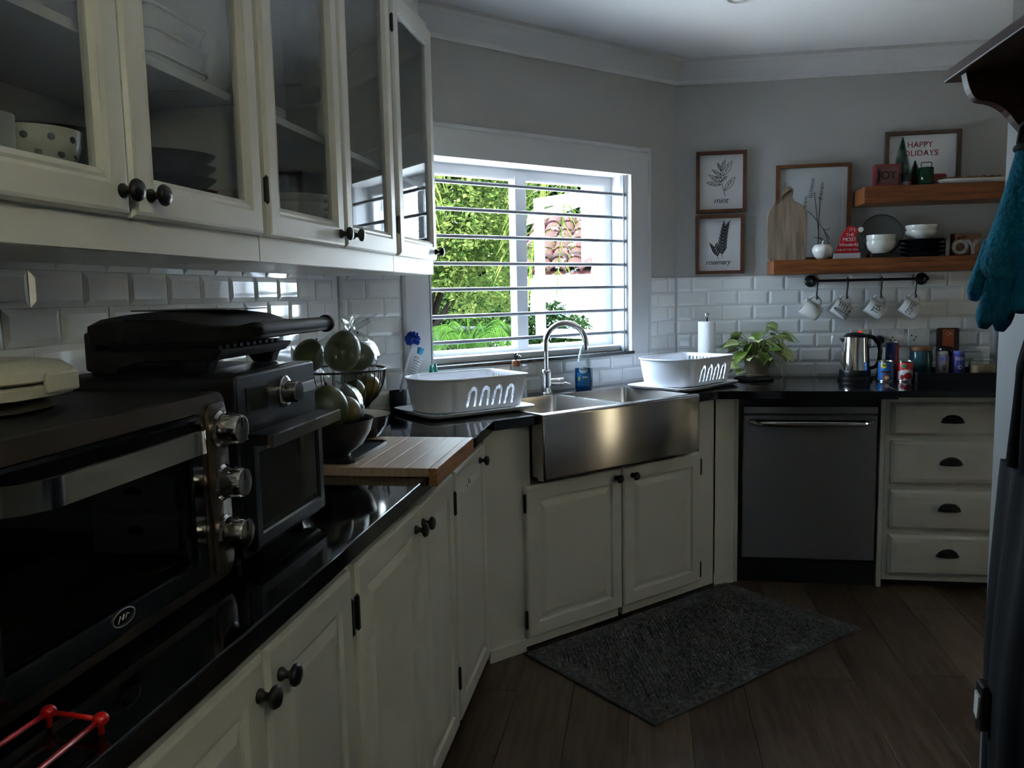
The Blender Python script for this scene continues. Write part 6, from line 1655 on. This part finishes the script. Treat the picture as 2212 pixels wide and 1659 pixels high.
PL = leafy('palm_leaf', lin(148, 164, 84), lin(96, 124, 56), .4); PS = leafy('young_palm_leaf', lin(84, 124, 54), lin(48, 84, 36), .4)
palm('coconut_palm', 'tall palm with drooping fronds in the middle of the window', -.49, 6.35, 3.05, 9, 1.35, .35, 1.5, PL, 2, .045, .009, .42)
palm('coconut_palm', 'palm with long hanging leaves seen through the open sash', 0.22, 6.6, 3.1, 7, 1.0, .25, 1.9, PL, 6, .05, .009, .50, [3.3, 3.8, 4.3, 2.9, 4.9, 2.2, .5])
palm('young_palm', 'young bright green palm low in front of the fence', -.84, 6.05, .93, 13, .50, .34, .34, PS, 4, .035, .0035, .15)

# chain-link fence
r = thing('chain_link_fence', 'chain-link fence with grey posts behind the young palm', 'fence', 'B', (-2.0, 8.7, GZ))
GALV = mat('galvanised_wire', (0.028, 0.030, 0.030), .8, .0, spec=.1)
FY, FX0, FX1, FZ1 = 8.7, -4.2, -.75, .98
b = B(); st = .058
def wire(p, q):
    d = (Vector(q) - Vector(p)); L = d.length; d.normalize(); s = Vector((-d.z, 0, d.x)) * .0019
    b.add([Vector(p) - s, Vector(p) + s, Vector(q) + s, Vector(q) - s, Vector(p) + Vector((0, .004, 0)), Vector(q) + Vector((0, .004, 0))], [(0, 1, 2, 3), (0, 4, 5, 3), (1, 2, 5, 4)])
hh = FZ1 - GZ
k = FX0 - hh
while k < FX1:
    x0_, x1_ = max(k, FX0), min(k + hh, FX1)
    if x1_ > x0_: wire((x0_, FY, GZ + (x0_ - k)), (x1_, FY, GZ + (x1_ - k))); wire((x0_, FY + .003, FZ1 - (x0_ - k)), (x1_, FY + .003, FZ1 - (x1_ - k)))
    k += st
b.o('wire_mesh', GALV, r, kind='stuff')
B().tube([(FX0, FY, FZ1), (FX1, FY, FZ1)], .018, 8).o('top_rail', GALV, r, smooth=True)
for x in (FX0, -3.0, -1.78, FX1): B().tube([(x, FY, GZ), (x, FY, FZ1 + .02)], .024, 10).o('post', GALV, r, smooth=True)

# neighbouring house with red clay roof
HW = mat('white_render', (0.80, 0.79, 0.76), .8, bump=.1, bscale=60)
CLAY = mat('red_clay_tile', (0.024, 0.0075, 0.007), .9, var=.5, vscale=9, col2=(0.014, 0.0045, 0.004), spec=.1, rand=.4)
r = thing('neighbour_house', 'white neighbouring house with a red clay tile roof', 'house', 'B', (1.0, 10.5, GZ))
B().box(-.22, 9.6, GZ, 4.6, 13.4, 3.6).o('main_wall', HW, r)
B().box(-.90, 9.95, GZ, -.22, 13.0, 1.62).o('porch_wall', HW, r)
B().box(-.96, 9.35, 1.44, .02, 9.47, 1.60).o('fascia', HW, r)
B().prism([(9.30, 1.56), (9.30, 1.60), (11.2, 2.42), (11.2, 2.36)], -.96, -.10, 'x').o('porch_roof_deck', CLAY, r)
B().box(-.22, 9.52, 1.05, -.05, 9.60, 3.6).o('corner_pilaster', HW, r)
B().prism([(-.85, 2.13), (.10, 2.42), (.10, 2.52), (-.85, 2.23)], 9.20, 9.26, 'y').o('eave_board', HW, r)
me = None
for row in range(6):
    for col in range(5):
        if me is None:
            b = B(); prof = [(.092 * cos(t), .062 * sin(t)) for t in [pi * i / 8 for i in range(9)]]
            prof += [(p[0] * .84, p[1] * .80 - .002) for p in prof[::-1]]
            b.loft([[(p[0] * 1.06, 0, p[1] * 1.06) for p in prof], [(p[0] * .92, .36, p[1] * .9) for p in prof]])
            o_ = b.o('roof_tile', CLAY, r, smooth=40)
            for v in o_.data.vertices: v.co = Vector(v.co) + BASE[r.name]
            me = o_.data
        else:
            o_ = bpy.data.objects.new('roof_tile', me); COL.objects.link(o_); o_.parent = r
        t = row * .315
        o_.location = Vector((-.87 + .19 * col, 9.27 + t * .918, 1.600 + t * .396 + .004 * row)) - BASE[r.name]
        o_.rotation_euler = (atan2(.82, 1.9) - .03, 0, 0)
# window in the neighbour's wall, far right
w_ = B().rects(.35, 1.2, 1.15, 2.3, [(0, 0), (0, .05), (.07, .05), (.07, .01)], 9.61).o('window', TRIMW, r)
B().box(.42, 9.585, 1.27, 1.08, 9.59, 2.23).o('pane', mat('dark_pane', (0.03, 0.035, 0.04), .05), w_)
